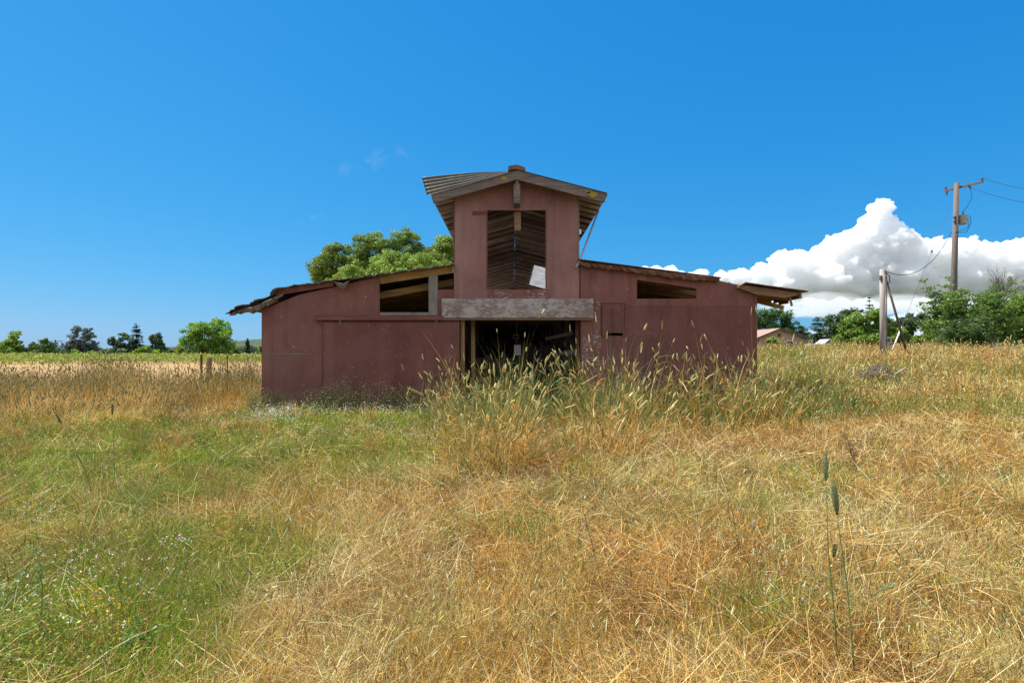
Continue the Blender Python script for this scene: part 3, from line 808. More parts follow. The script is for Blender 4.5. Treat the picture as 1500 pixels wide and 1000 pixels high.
def crown_round(cx, cy, z0, z1, rx, ry, nclump, nleaf, ls, cols, shape='round', gap=.25, droop=0, lobes=None):
    """lobes carry smaller leaf clumps on their skin; each clump is a loose shell of leaf-sized faces"""
    ctr = np.array([cx, cy, (z0 + z1) / 2]); rad = np.array([rx, ry, (z1 - z0) / 2])
    if lobes is not None:
        L = np.array([[WX(a, cy), cy + rng.uniform(-.7, .7) * c * cy / F * 1.6, WZ(b, cy), c * cy / F] for a, b, c in lobes])
        cc, cr = L[:, :3], L[:, 3] * 1.34
        fill = np.array([[cx + rng.normal(0, .45) * rx, cy + rng.normal(0, .3) * rx, z0 + (z1 - z0) * rng.uniform(.05, .45)] for _ in range(7)])
        cc = np.concatenate([cc, fill]); cr = np.concatenate([cr, rng.uniform(.22, .34, 7) * rx])
    else:
        nl = max(7, nclump // 3)
        u = rdir(nl)
        if shape == 'dome': u[:, 2] = np.abs(u[:, 2]) * 1.2 - .25
        cr = rng.uniform(.30, .46, nl) * min(rad[0], rad[2])
        cc = ctr + u * (rng.random(nl) ** .45)[:, None] * np.maximum(rad - cr[:, None] * .85, .05) * rng.uniform(.8, 1.12, (nl, 1))
        if shape == 'dome': cc[:, 2] = np.maximum(cc[:, 2], z0 + cr * .6)
    per = np.maximum(12, (nleaf * cr ** 2 / np.sum(cr ** 2)).astype(int))
    P, Dn, Cl = [], [], []
    for i in range(len(cc)):
        tint = 1 + rng.normal(0, .10)
        ns = int(rng.integers(9, 15)); d0 = rdir(ns); d0[:, 2] = d0[:, 2] * .9 + .12
        sc_ = cc[i] + d0 * (cr[i] * rng.uniform(.5, .95, ns))[:, None]; sr = cr[i] * rng.uniform(.28, .50, ns)
        m = max(3, per[i] // ns)
        for s_ in range(ns):
            d = rdir(m); r = .35 + .65 * rng.random(m) ** .55
            r *= 1 + .3 * rng.normal(0, 1, m) * (rng.random(m) < .25)
            p = sc_[s_] + d * (r * sr[s_])[:, None] * np.array([1.12, 1.12, .78])
            keep = rng.random(m) > gap * .6
            hue = rng.normal(0, .05)
            P.append(p[keep]); Dn.append((d * .6 + d0[s_] * .7)[keep]); Cl.append((palette(m, cols) * tint * (1 + rng.normal(0, .10)) * np.array([1 + hue, 1, 1 - hue]))[keep])
    P = np.concatenate(P); Dn = np.concatenate(Dn); Cl = np.clip(np.concatenate(Cl), .008, .9)
    nrm = rdir(len(P)) * .75 + Dn * .9 + np.array([0, 0, .3])
    ax = rdir(len(P)) + np.array([0, 0, -droop])
    l = ls * rng.uniform(.55, 1.3, len(P))
    v, k, i = leaf_quads(P, ax, nrm, l, l * rng.uniform(.45, .75, len(P)))
    return v, k, i, np.repeat(Cl, 4, 0), cc

def crown_conifer(cx, cy, z0, z1, r, nlev, ls, cols, droop=.25, taper=.85, ragged=.3, dens=1.0):
    P, A, Cl = [], [], []
    nlev = int(nlev * 1.5)
    for L in range(nlev):
        t = (L + rng.random() * 1.6 - .5) / nlev; t = min(max(t, .0), .985)
        z = z0 + (z1 - z0) * t
        nb = rng.integers(3, 7)
        for b in range(nb):
            az = rng.random() * 2 * pi
            ln = r * ((1 - t) ** taper) * rng.uniform(1 - ragged, 1.05) + .04 * r
            m = max(6, int(dens * 46 * ln / r))
            s = rng.random(m) ** .8
            side = rng.normal(0, .14, m) * ln * (1 - s * .5)
            x = cx + cos(az) * s * ln - sin(az) * side; y = cy + sin(az) * s * ln + cos(az) * side
            zz = z - droop * s ** 1.5 * ln + rng.normal(0, .03, m) * ln + .12 * ln * s * (t > .6)
            P.append(np.stack([x, y, zz], 1)); A.append(np.tile([cos(az), sin(az), -droop], (m, 1)) + rdir(m) * .6)
            Cl.append(palette(m, cols) * rng.uniform(.8, 1.2))
    P, A, Cl = np.concatenate(P), np.concatenate(A), np.clip(np.concatenate(Cl), .006, .9)
    nrm = rdir(len(P)) * .6 + np.array([0, 0, 1.0])
    l = ls * rng.uniform(.7, 1.5, len(P))
    v, k, i = leaf_quads(P, A, nrm, l, l * .42)
    return v, k, i, np.repeat(Cl, 4, 0)

mottled('bark', (0.10, 0.075, 0.055), (0.20, 0.155, 0.12), 5, .95, 0, .6, None, (1, 1, .25))
mottled('bark_grey', (0.17, 0.15, 0.135), (0.32, 0.29, 0.26), 5, .95, 0, .6, None, (1, 1, .25))
G_OAK = [(.10, .155, .022), (.15, .20, .032), (.07, .11, .02)]
G_DARK = [(.035, .062, .022), (.05, .085, .027), (.03, .05, .022)]
G_BRIGHT = [(.11, .20, .022), (.17, .25, .03), (.07, .14, .02)]
G_YELLOW = [(.15, .225, .032), (.12, .185, .028), (.19, .25, .045)]
G_EUC = [(.060, .078, .058), (.082, .095, .075), (.045, .06, .048)]
G_CON = [(.028, .055, .028), (.042, .072, .036), (.022, .042, .024)]
G_BLUE = [(.05, .085, .045), (.07, .11, .06), (.035, .065, .035)]

def tree(name, label, px0, px1, pytop, Y, kind, cols, pybase=None, nclump=26, nleaf=5000, ls=None, group=None, trunk=.25, gap=.25, bark='bark', cat='tree', **kw):
    cx = WX((px0 + px1) / 2, Y); r = (px1 - px0) / 2 * Y / F
    gb = gz(cx, Y); zt = WZ(pytop, Y); H = zt - gb
    ls = (ls or max(.09, .0026 * Y)) * 1.25; nleaf = int(nleaf * 2.3); cols = [tuple(c * (2.5 if Y > 100 else 1.85) for c in q) for q in cols]
    t = thing(name, label, cat, (cx, Y, gb), group)
    z0 = gb + H * trunk
    if kind in ('round', 'dome', 'upright'):
        v, k, i, c, cc = crown_round(cx, Y, z0, zt, r, r * .9, nclump, nleaf, ls, cols, kind, gap, kw.get('droop', 0), kw.get('lobes'))
        mb = MB(); tr = max(.05, H * .022)
        mb.tube([(cx + .06 * r * sin(q * 5), Y, gb - .15 + (H * .72) * q) for q in np.linspace(0, 1, 7)], [tr * (1.25 - .95 * q) for q in np.linspace(0, 1, 7)], 8)
        o = cc[np.argsort(-cc[:, 2])][: min(10, len(cc))]
        for q in o:
            a = Vector((cx, Y, gb + H * random.uniform(.22, .5))); b = Vector(q)
            mid = (a + b) / 2 + Vector((0, 0, .06 * H))
            mb.tube([a, mid, b], [tr * .5, tr * .33, tr * .1], 5)
        mb.build('trunk', MATS[bark], t, smooth=True)
        big_mesh('crown', v, k, i, c, MATS['leaf'], t)
    else:
        v, k, i, c = crown_conifer(cx, Y, z0, zt, r, kw.get('nlev', 18), ls * 1.3, cols, kw.get('droop', .25), kw.get('taper', .85), kw.get('ragged', .3), kw.get('dens', 1))
        mb = MB(); tr = max(.05, H * .016)
        mb.tube([(cx, Y, gb - .15), (cx, Y, gb + H * .5), (cx, Y, zt - .02 * H)], [tr, tr * .6, tr * .12], 8)
        mb.build('trunk', MATS[bark], t, smooth=True)
        big_mesh('crown', v, k, i, c, MATS['leaf'], t)
    return t

# behind the barn
g = 'oaks behind the barn'
tree('oak_tree', 'dark green oak behind the barn wing, the shortest and outermost of its group', 461, 514, 360, 50, 'round', G_OAK, nclump=26, nleaf=15000, ls=.125, group=g, trunk=.45, lobes=[(470,388,9),(476,382,11),(489,372,12),(500,380,14),(480,398,17),(505,403,20),(490,415,22),(468,402,9)])
tree('oak_tree', 'tallest oak of the group behind the barn wing, with twin rounded tops', 494, 618, 343, 53, 'round', G_OAK, nclump=46, nleaf=34000, ls=.125, group=g, trunk=.40, gap=.35, lobes=[(519,371,13),(534,360,13),(550,353,11),(548,368,18),(530,385,20),(566,374,17),(588,352,13),(600,349,11),(597,366,16),(611,379,15),(580,392,22),(614,364,7),(545,400,24),(610,402,22)])
tree('oak_tree', 'olive green oak partly hidden by the barn loft', 588, 690, 352, 51, 'round', [(.13, .19, .025), (.18, .23, .035), (.09, .14, .02)], nclump=40, nleaf=26000, ls=.125, group=g, trunk=.4, lobes=[(632,372,11),(643,363,12),(656,361,12),(668,364,15),(650,380,18),(628,388,14),(665,388,20),(640,402,22)])
tree('leafy_tree', 'yellow green young tree poking up low over the barn roof, beside the darker oaks', 492, 552, 388, 46, 'dome', G_YELLOW, nclump=22, nleaf=7000, ls=.13, trunk=.5, lobes=[(500,406,11),(512,401,11),(526,400,12),(540,405,11),(520,418,20)])
tree('leafy_tree', 'yellow green broad tree just above the ridge of the low barn roof', 548, 640, 374, 47, 'dome', G_YELLOW, nclump=30, nleaf=10000, ls=.13, trunk=.5, lobes=[(556,389,11),(568,381,11),(580,380,11),(592,388,12),(606,390,11),(620,386,10),(634,384,9),(575,402,20),(610,405,20)])

# beyond the field
g = 'trees beyond the vineyard'
tree('poplar_tree', 'light green upright tree with a rounded top at the edge of the field', 2, 32, 486, 118, 'upright', G_OAK, nclump=22, nleaf=3600, group=g, trunk=.06, lobes=[(17,491,6),(18,499,7),(12,507,8),(22,507,8),(6,512,6),(16,517,9),(27,515,6)])
tree('bushy_tree', 'wide low dark green bushy tree beside the upright pale tree', 24, 66, 499, 122, 'dome', G_DARK + [(.075, .12, .04)], nclump=22, nleaf=3500, group=g, trunk=.05)
tree('bushy_tree', 'small dark tree with a knobbly top next to the distant power pole', 54, 78, 496, 116, 'upright', G_OAK + G_DARK, nclump=16, nleaf=2600, group=g, trunk=.08, lobes=[(66,499,4),(70,504,5),(62,509,6),(72,513,6),(60,518,7)])
tree('eucalyptus_tree', 'grey green eucalyptus with an open airy crown beyond the vineyard', 97, 148, 477, 125, 'upright', G_EUC, nclump=44, nleaf=4200, group=g, trunk=.12, gap=.55, bark='bark_grey', lobes=[(107,485,4.5),(116,481,5.5),(126,484,5.5),(112,494,6),(123,495,7),(134,491,4.5),(105,504,5),(117,507,7),(130,507,6),(140,503,4.5),(144,511,3.5),(103,513,4)])
tree('pine_tree', 'dark rounded pine just beside the tall layered conifer', 164, 192, 489, 130, 'upright', G_DARK, nclump=24, nleaf=2600, group=g, trunk=.12, gap=.4, lobes=[(170,500,6),(178,493,5),(186,498,6),(175,508,8),(186,510,7)])
tree('conifer_tree', 'tall dark layered conifer, the tallest tree beyond the vineyard', 182, 218, 473, 130, 'conifer', G_CON, group=g, trunk=.1, nlev=20, droop=.05, ragged=.55, taper=.75)
tree('pine_tree', 'dark pine with a tufted round head standing clear in the sky past the conifer', 218, 242, 488, 132, 'upright', G_DARK, nclump=22, nleaf=2400, group=g, trunk=.2, gap=.45, lobes=[(224,497,4.5),(231,492,5),(237,498,4.5),(228,504,5),(237,508,4),(233,514,5)])
tree('leafy_bush', 'bright green rounded bush below the dark conifer and tufted pine', 194, 236, 505, 112, 'dome', G_BRIGHT, nclump=18, nleaf=3000, group=g, trunk=.02, cat='bush')
tree('leafy_bush', 'pale grey green bush below the dark rounded pine', 150, 188, 509, 114, 'dome', [(.12, .17, .08), (.09, .13, .06)], nclump=18, nleaf=2600, group=g, trunk=.02, cat='bush')
tree('leafy_bush', 'small light green bush at the foot of the eucalyptus', 102, 118, 510, 112, 'dome', G_BRIGHT, nclump=9, nleaf=1200, group=g, trunk=.02, cat='bush')
tree('leafy_bush', 'second light green bush under the eucalyptus, the wider one', 122, 142, 511, 112, 'dome', G_BRIGHT, nclump=9, nleaf=1400, group=g, trunk=.02, cat='bush')
tree('shade_tree', 'big round bright green shade tree beyond the mown field', 265, 338, 475, 115, 'round', G_BRIGHT + [(.05, .10, .02)], nclump=46, nleaf=11000, group=g, trunk=.04, gap=.15, lobes=[(278,493,9),(288,485,8),(300,480,8.5),(313,478,9),(324,482,9),(332,492,8),(309,493,14),(284,505,11),(326,504,11),(300,508,14),(334,506,6),(271,503,7)])
tree('leafy_bush', 'dark green bush in front of the flank of the big round shade tree', 252, 276, 505, 110, 'dome', G_OAK, nclump=12, nleaf=1800, group=g, trunk=.03, cat='bush')
tree('cypress_tree', 'small dark pointed cypress near the barn corner on the skyline', 356, 369, 496, 135, 'conifer', G_CON, group=g, trunk=.02, nlev=16, ragged=.2, taper=.8)
tree('bushy_tree', 'dark bushy tree half hidden by the barn corner', 370, 394, 503, 130, 'dome', G_DARK + G_OAK, nclump=14, nleaf=1800, group=g, trunk=.03)

for a_, b_, t_, lab in ((84, 101, 513, 'low dark bush between the far power pole and the eucalyptus'), (338, 352, 509, 'low dark bush just past the big round shade tree'), (140, 156, 512, 'low dark bush beside the outer branches of the eucalyptus'), (238, 256, 511, 'low dark bush at the foot of the tufted round pine'), (-14, 6, 500, 'dark bushy tree cut off by the edge of the view')):
    tree('bushy_tree', lab, a_, b_, t_, 120, 'dome', G_DARK + G_OAK, nclump=12, nleaf=1600, group=g, trunk=.03, cat='bush')
# to the right of the barn
g = 'trees past the house and poles'
tree('oak_tree', 'broad rounded dark green oak behind the tan house', 1082, 1180, 457, 80, 'dome', [(.04, .085, .02), (.06, .12, .024), (.03, .06, .018)], nclump=44, nleaf=12000, group=g, trunk=.1, gap=.15, lobes=[(1112,468,11),(1126,464,9),(1140,462,9),(1153,468,9),(1164,477,9),(1172,487,8),(1135,476,15),(1110,485,16),(1155,488,14),(1095,475,14)])
tree('cedar_tree', 'blue green feathery cedar between the house and the dark woods', 1177, 1216, 463, 74, 'conifer', G_BLUE, group=g, trunk=.02, nlev=18, droop=.1, ragged=.5, taper=.6, dens=1.6)
tree('bay_tree', 'dark green tree mass between the cedar and the bright green bush', 1206, 1262, 459, 78, 'dome', G_DARK + [(.07, .12, .03)], nclump=34, nleaf=8500, group=g, trunk=.04, lobes=[(1212,474,8),(1224,469,8),(1238,464,8),(1252,462,8),(1230,480,14),(1250,478,14),(1215,490,12),(1240,495,15)])
tree('deodar_tree', 'dark pointed conifer rising above the bright green bush', 1255, 1292, 434, 82, 'conifer', G_CON, group=g, trunk=.1, nlev=17, droop=.1, ragged=.5, taper=.8)
tree('leafy_bush', 'bright lime green spreading bush beside the white wooden post', 1226, 1300, 459, 37, 'dome', G_BRIGHT, nclump=44, nleaf=17000, ls=.12, group=g, trunk=.0, gap=.3, cat='bush', lobes=[(1238,482,9),(1250,472,10),(1263,466,9),(1276,464,8),(1287,474,9),(1295,484,8),(1262,485,16),(1244,496,13),(1284,498,13),(1232,500,8),(1265,503,14)])
tree('bay_tree', 'dark green tree behind the leaning brace pole', 1286, 1350, 452, 72, 'dome', G_DARK, nclump=34, nleaf=9000, group=g, trunk=.05)
tree('scrub_pine', 'small blue green pine with sparse tufts left of the tall utility pole', 1336, 1374, 450, 58, 'upright', G_BLUE, nclump=22, nleaf=3400, group=g, trunk=.1, gap=.5)
tree('leafy_bush', 'light green low bush at the edge of the tall shrub thicket', 1340, 1388, 478, 36, 'dome', G_BRIGHT + G_OAK, nclump=20, nleaf=6000, ls=.10, group=g, trunk=.0, cat='bush')

tree('leafy_bush', 'mid green rounded bush between the brace pole and the low light green bush', 1296, 1346, 474, 46, 'dome', G_BRIGHT + G_OAK, nclump=24, nleaf=6000, ls=.11, group=g, trunk=.0, cat='bush')
tree('bay_tree', 'dark green tree filling the gap behind the tall utility pole', 1340, 1420, 455, 66, 'dome', G_DARK + G_OAK, nclump=30, nleaf=7000, group=g, trunk=.04)
# the near thicket: sprays of leaves on arching shoots
def shrub(name, label, px0, px1, pytop, Y, cols, n_shoot, ls, group):
    cx = WX((px0 + px1) / 2, Y); r = (px1 - px0) / 2 * Y / F; gb = gz(cx, Y); H = WZ(pytop, Y) - gb
    t = thing(name, label, 'shrub', (cx, Y, gb), group); cols = [tuple(c * 1.85 for c in q) for q in cols]
    mb = MB(); P, A, Cl = [], [], []
    for s in range(n_shoot):
        az = rng.random() * 2 * pi; rr = r * rng.random() ** .6 * .75
        b = Vector((cx + cos(az) * rr * .5, Y + sin(az) * rr * .5, gb - .05))
        ln = H * rng.uniform(.38, 1.0) * (1.28 if rng.random() < .16 else 1) * (1 - .35 * (rr / r) ** 2)
        out = rr * rng.uniform(.4, 1.0)
        pts = [b + Vector((cos(az) * out * q ** 1.4, sin(az) * out * q ** 1.4, ln * (1.1 * q - .12 * q * q))) for q in np.linspace(0, 1, 6)]
        mb.tube(pts, [.03 * (1 - .8 * q) for q in np.linspace(0, 1, 6)], 4)
        tint = 1 + rng.normal(0, .2)
        for q in np.linspace(.12, 1, 9):
            k = q * 5; i0 = min(4, int(k)); p = pts[i0].lerp(pts[i0 + 1], k - i0)
            for w in range(4):
                a2 = rng.random() * 2 * pi; tl = rng.uniform(.25, .95) * (1.15 - q * .5)
                tip = p + Vector((cos(a2) * tl, sin(a2) * tl, tl * rng.uniform(-.15, .45)))
                m = 11; s_ = rng.random(m)
                pp = np.array(p) + (np.array(tip) - np.array(p)) * s_[:, None] + rng.normal(0, .05, (m, 3))
                P.append(pp); A.append(np.tile(np.array(tip - p), (m, 1)) + rdir(m) * .5 * tl); Cl.append(palette(m, cols) * tint)
    P, A, Cl = np.concatenate(P), np.concatenate(A), np.clip(np.concatenate(Cl), .008, .9)
    l = ls * rng.uniform(.6, 1.4, len(P))
    v, k, i = leaf_quads(P, A, rdir(len(P)) + np.array([0, 0, .6]), l, l * .55)
    mb.build('stems', MATS['bark'], t); big_mesh('foliage', v, k, i, np.repeat(Cl, 4, 0), MATS['leaf'], t)
    return t
g = 'shrubs of the thicket under the utility pole'
G_THK = [(.10, .165, .03), (.145, .205, .04), (.07, .12, .028)]
shrub('tall_shrub', 'dark green arching shrub right under the utility pole', 1356, 1432, 418, 33, G_THK, 90, .13, g)
shrub('tall_shrub', 'dense mid green shrub around the bare twigs, behind the pale rock', 1410, 1480, 425, 31.5, [(.09, .155, .028), (.13, .195, .035), (.06, .11, .024)], 95, .12, g)
shrub('tall_shrub', 'bright yellow green shrub at the far edge of the thicket', 1452, 1530, 425, 32.5, G_BRIGHT + [(.16, .21, .04)], 95, .13, g)
shrub('tall_shrub', 'low dark shrub in front of the arching one, over tall weeds', 1380, 1450, 462, 30.5, [(.045, .08, .02), (.07, .11, .03)], 70, .11, g)
# dead branches
def twigs(name, label, px, py0, py1, Y, spread, seed):
    random.seed(seed); mb = MB()
    def grow(p, d, ln, r, lev):
        pts = [p]; q = Vector(p)
        for s in range(3):
            d = (d + Vector((random.uniform(-.25, .25), random.uniform(-.25, .25), random.uniform(-.05, .2)))).normalized(); q = q + d * ln / 3; pts.append(q.copy())
        mb.tube(pts, [r, r * .8, r * .6, r * .4], 5)
        if lev:
            for s in range(4 if lev > 1 else 3):
                b = pts[random.choice((1, 2, 3))]
                nd = (d + Vector((random.uniform(-1, 1) * spread, random.uniform(-1, 1) * spread, random.uniform(-.1, .5)))).normalized()
                grow(b.copy(), nd, ln * random.uniform(.5, .75), r * .5, lev - 1)
    b = Vector(W(px, py0, Y)); gb = gz(b.x, Y)
    grow(Vector((b.x, Y, gb)), Vector((0, 0, 1)), (b.z - gb), .07, 0)
    for s in range(5): grow(b, Vector((random.uniform(-.7, .7), random.uniform(-.4, .4), 1)).normalized(), (WZ(py1, Y) - b.z) * .45, .035, 4)
    tag(mb.build(name, MATS['bark'], loc=(b.x, Y, gb), smooth=True), label, 'dead tree')
twigs('dead_tree', 'bare brown dead branches rising out of the green thicket', 1462, 450, 394, 31.8, .8, 9)

# far woods, vineyard and hill
def strip_foliage(name, label, pts, height, depth, n, ls, cols, cat, mat='leaf', lumpy=.5):
    p = np.array(pts, float); seg = np.linalg.norm(np.diff(p, axis=0), axis=1); cum = np.concatenate([[0], np.cumsum(seg)])
    t = rng.random(n) * cum[-1]
    x = np.interp(t, cum, p[:, 0]); y = np.interp(t, cum, p[:, 1]) + rng.random(n) * depth
    h = height * (1 - lumpy + lumpy * 1.6 * vnoise(x, y * .3, height * 1.5, 23))
    z = ground_z(x, y) + h * rng.random(n) ** .7
    P = np.stack([x, y, z], 1); c = np.clip(palette(n, cols), .01, .9)
    l = ls * rng.uniform(.6, 1.4, n)
    v, k, i = leaf_quads(P, rdir(n), rdir(n) + np.array([0, -.3, .5]), l, l * .6)
    o = big_mesh(name, v, k, i, np.repeat(c, 4, 0), MATS[mat]); tag(o, label, cat, kind='stuff')
rowm = [(.24, .32, .03), (.32, .37, .06), (.16, .24, .03), (.38, .38, .10)]
strip_foliage('vineyard', 'strip of yellow green vine rows along the far edge of the field', [(-110, 60), (-60, 66), (-36, 76), (-15, 92)], 1.4, 14, 26000, .26, rowm, 'vineyard', lumpy=.25)
strip_foliage('woods', 'low dark green belt of distant trees along the skyline', [(-220, 190), (-60, 190), (40, 170), (90, 120), (160, 130), (260, 200)], 3.3, 14, 50000, .8, G_DARK + [(.07, .11, .035)], 'woods', lumpy=.7)
def hill():
    rows = []
    for yy in np.linspace(560, 900, 14):
        rows.append([(x, yy, -2 + 15 * math.exp(-((x + 318) / 85) ** 2 - ((yy - 730) / 120) ** 2) + 5 * vnoise([x], [yy], 60, 4)[0]) for x in np.linspace(-560, -80, 36)])
    mb = MB(); mb.sheet(rows, 4.0)
    tag(mb.build('hill', MATS['hill'], smooth=True), 'low wooded hill far off on the skyline', 'hill', kind='structure')
mottled('hill', (.035, .06, .025), (.07, .10, .04), .03, .95, 0, .1, (.12, .11, .05))
hill()
# ------------------------------------------------------------------ house, poles, wires, posts
def plain(name, col, rough=.8, metal=0):
    m, nt, out = new_mat(name); k = NT(nt); k.bsdf(out, col, rough, metal); return m
mottled('stucco', (.42, .30, .20), (.50, .37, .26), 3, .9)
mottled('shingle', (.33, .22, .165), (.42, .29, .22), 6, .9)
mottled('white_paint', (.62, .60, .56), (.78, .76, .72), 4, .6, 0, .2)
mottled('pole_wood', (.13, .105, .09), (.25, .21, .185), 2.5, .9, 0, .4, None, (3, 3, .25))
mottled('post_pale', (.34, .30, .27), (.52, .48, .44), 2.5, .9, 0, .4, (.26, .20, .165), (4, 4, .4))
mottled('brace_wood', (.085, .06, .045), (.17, .125, .09), 3, .9, 0, .4)
mottled('meter_grey', (.22, .28, .30), (.30, .36, .38), 3, .5, .3)
mottled('tank_tan', (.36, .31, .22), (.46, .40, .29), 3, .5, .1)
mottled('ceramic', (.10, .07, .06), (.16, .12, .10), 3, .3)
mottled('concrete', (.26, .245, .225), (.42, .40, .37), 3, .95, 0, .8, (.24, .21, .18))
mottled('rust_post', (.16, .065, .03), (.30, .14, .06), 5, .85, .2)
mottled('fence_wood', (.20, .125, .085), (.38, .26, .19), 4, .9, 0, .5, None, (3, 3, .4))
plain('glass_dark', (.03, .035, .04), .1); plain('cable', (.02, .02, .022), .6); plain('tyre', (.02, .02, .02), .9)

def house():
    Y = 62.0; x0, x1 = WX(1111, Y), WX(1176, Y); gb = 1.45
    t = thing('house', 'tan stucco house with low brown gable roof beyond the barn', 'house', ((x0 + x1) / 2, Y, gb))
    xr_, zr_ = WX(1141, Y), WZ(480.5, Y)
    zl, zrr = WZ(494, Y), WZ(491, Y)
    yb = Y + 11
    mb = MB(); mb.prism([(x0 + .1, gb - .3), (x0 + .1, zl), (xr_, zr_ - .12), (x1 - .15, zrr), (x1 - .15, gb - .3)], Y, yb); mb.build('walls', MATS['stucco'], t)
    mb = MB()
    for a, b in (((x0 - .4, zl - .1), (xr_, zr_)), ((xr_, zr_), (x1 + .3, zrr - .16))):
        mb.sheet([[(a[0], Y - .5, a[1]), (b[0], Y - .5, b[1])], [(a[0], yb + .5, a[1]), (b[0], yb + .5, b[1])]], .16)
    # hip plane facing the barn
    mb.sheet([[(x0 - 3.2, Y + 2.4, zl - .15), (x0 - .4, Y + 2.4, zl + .55)], [(x0 - 3.2, yb, zl - .15), (x0 - .4, yb, zl + .75)]], .16)
    mb.build('roof', MATS['shingle'], t)
    mb = MB()
    mb.beam((x0 - .4, Y - .52, zl - .14), (xr_, Y - .52, zr_ - .06), .04, .16); mb.beam((xr_, Y - .52, zr_ - .06), (x1 + .3, Y - .52, zrr - .22), .04, .16)
    mb.build('fascia', MATS['brace_wood'], t)
    mb = MB(); mb.box(WX(1152, Y), WX(1163, Y), Y - .03, Y - .002, gb + .5, gb + 1.35); wnd = mb.build('window', MATS['white_paint'], t)
    mb = MB(); mb.box(WX(1153, Y), WX(1162, Y), Y - .035, Y - .0305, gb + .58, gb + 1.27); mb.build('pane', MATS['glass_dark'], wnd)
    mb = MB(); mb.box(WX(1139, Y), WX(1144, Y), Y - .03, Y - .002, zr_ - .95, zr_ - .6); mb.build('vent', MATS['brace_wood'], t)
house()
tree('garden_bush', 'round yellow green bush against the tan house wall', 1118, 1147, 489, 56, 'dome', G_YELLOW, nclump=16, nleaf=3200, ls=.15, trunk=.0, cat='bush')

def car():
    Y = 58.0; x = WX(1217, Y); gb = 1.5
    z0 = WZ(505, Y)
    t = thing('parked_car', 'white car parked in long grass between house and bright bush', 'car', (x, Y, gb))
    L, H = 4.2, 1.42; zb_ = gb
    prof = [(-2.1, .30), (-2.1, .72), (-1.95, .86), (-1.2, .93), (-.65, 1.36), (.75, 1.40), (1.35, .98), (1.95, .90), (2.1, .75), (2.1, .30)]
    mb = MB(); mb.prism([(x + a, zb_ + b) for a, b in prof], Y - .85, Y + .85); body = mb.build('body', MATS['white_paint'], t, bevel=.06)
    mb = MB(); mb.prism([(x + a, zb_ + b) for a, b in ((-1.02, .96), (-.58, 1.30), (.02, 1.32), (.02, .97))], Y - .858, Y - .851); mb.prism([(x + a, zb_ + b) for a, b in ((.10, .97), (.10, 1.32), (.70, 1.33), (1.15, 1.0))], Y - .858, Y - .851); mb.build('side_window', MATS['glass_dark'], t)
    for a in (-1.3, 1.3):
        mb = MB(); mb.tube([(x + a, Y - .87, zb_ + .32), (x + a, Y - .66, zb_ + .32)], .32, 20); w = mb.build('wheel', MATS['tyre'], t)
        mb = MB(); mb.tube([(x + a, Y - .885, zb_ + .32), (x + a, Y - .8705, zb_ + .32)], .19, 16); mb.build('rim', MATS['galvanised'], w)
car()
# pale pipe lying in the grass near the house
Y = 44.0; a = W(1180, 505.5, Y); b = W(1202, 504, Y)
mb = MB(); mb.tube([(a[0], Y, a[2]), ((a[0] + b[0]) / 2, Y + .05, (a[2] + b[2]) / 2 + .01), (b[0], Y + .1, b[2])], .07, 10)
tag(mb.build('white_pipe', MATS['white_paint'], loc=a, smooth=True), 'short white pipe lying on top of the grass near the house', 'pipe')

# utility pole
UY = 35.0; ux = WX(1398.5, UY); ug = gz(ux, UY)
up = thing('utility_pole', 'tall wooden utility pole with crossarm and transformer above the shrub thicket', 'utility pole', (ux, UY, ug))
ptop = WZ(268, UY)
mb = MB(); mb.tube([(WX(1396, UY), UY, ug - .4), (WX(1398, UY), UY, (ug + ptop) / 2), (WX(1401.5, UY), UY, ptop)], [.19, .165, .13], 16); mb.build('pole', MATS['pole_wood'], up, smooth=True)
ca, cb = Vector(W(1381, 280.5, 36.05)), Vector(W(1437, 267, 34.02))
off = Vector((.0, -.16, 0))
mb = MB(); mb.beam(ca + off, cb + off, .10, .13); arm = mb.build('crossarm', MATS['pole_wood'], up, bevel=.008)
d = (cb - ca)
for t_ in (.03, .97):
    p = ca + off + d * t_
    mb = MB(); mb.tube([p + Vector((0, 0, .06)), p + Vector((0, 0, .12)), p + Vector((0, 0, .16)), p + Vector((0, 0, .22)), p + Vector((0, 0, .26))], [.03, .075, .05, .07, .03], 10); mb.build('insulator', MATS['ceramic'], arm, smooth=True)
p = ca + off + d * .03
mb = MB(); mb.tube([p + Vector((.0, -.08, -.05)), p + Vector((0, -.08, -.32))], [.06, .045], 10); mb.build('fuse_cutout', MATS['ceramic'], arm)
p = ca + off + d * .62
mb = MB(); mb.tube([p + Vector((.0, -.08, -.04)), p + Vector((0.05, -.12, -.24))], [.07, .05], 10); mb.build('fuse_cutout', MATS['ceramic'], arm)
mb = MB(); mb.beam(ca + off + d * .22 + Vector((0, -.06, -.05)), Vector((WX(1400.5, UY), UY - .17, WZ(292, UY))), .025, .04); mb.build('arm_brace', MATS['dark_iron'], up)
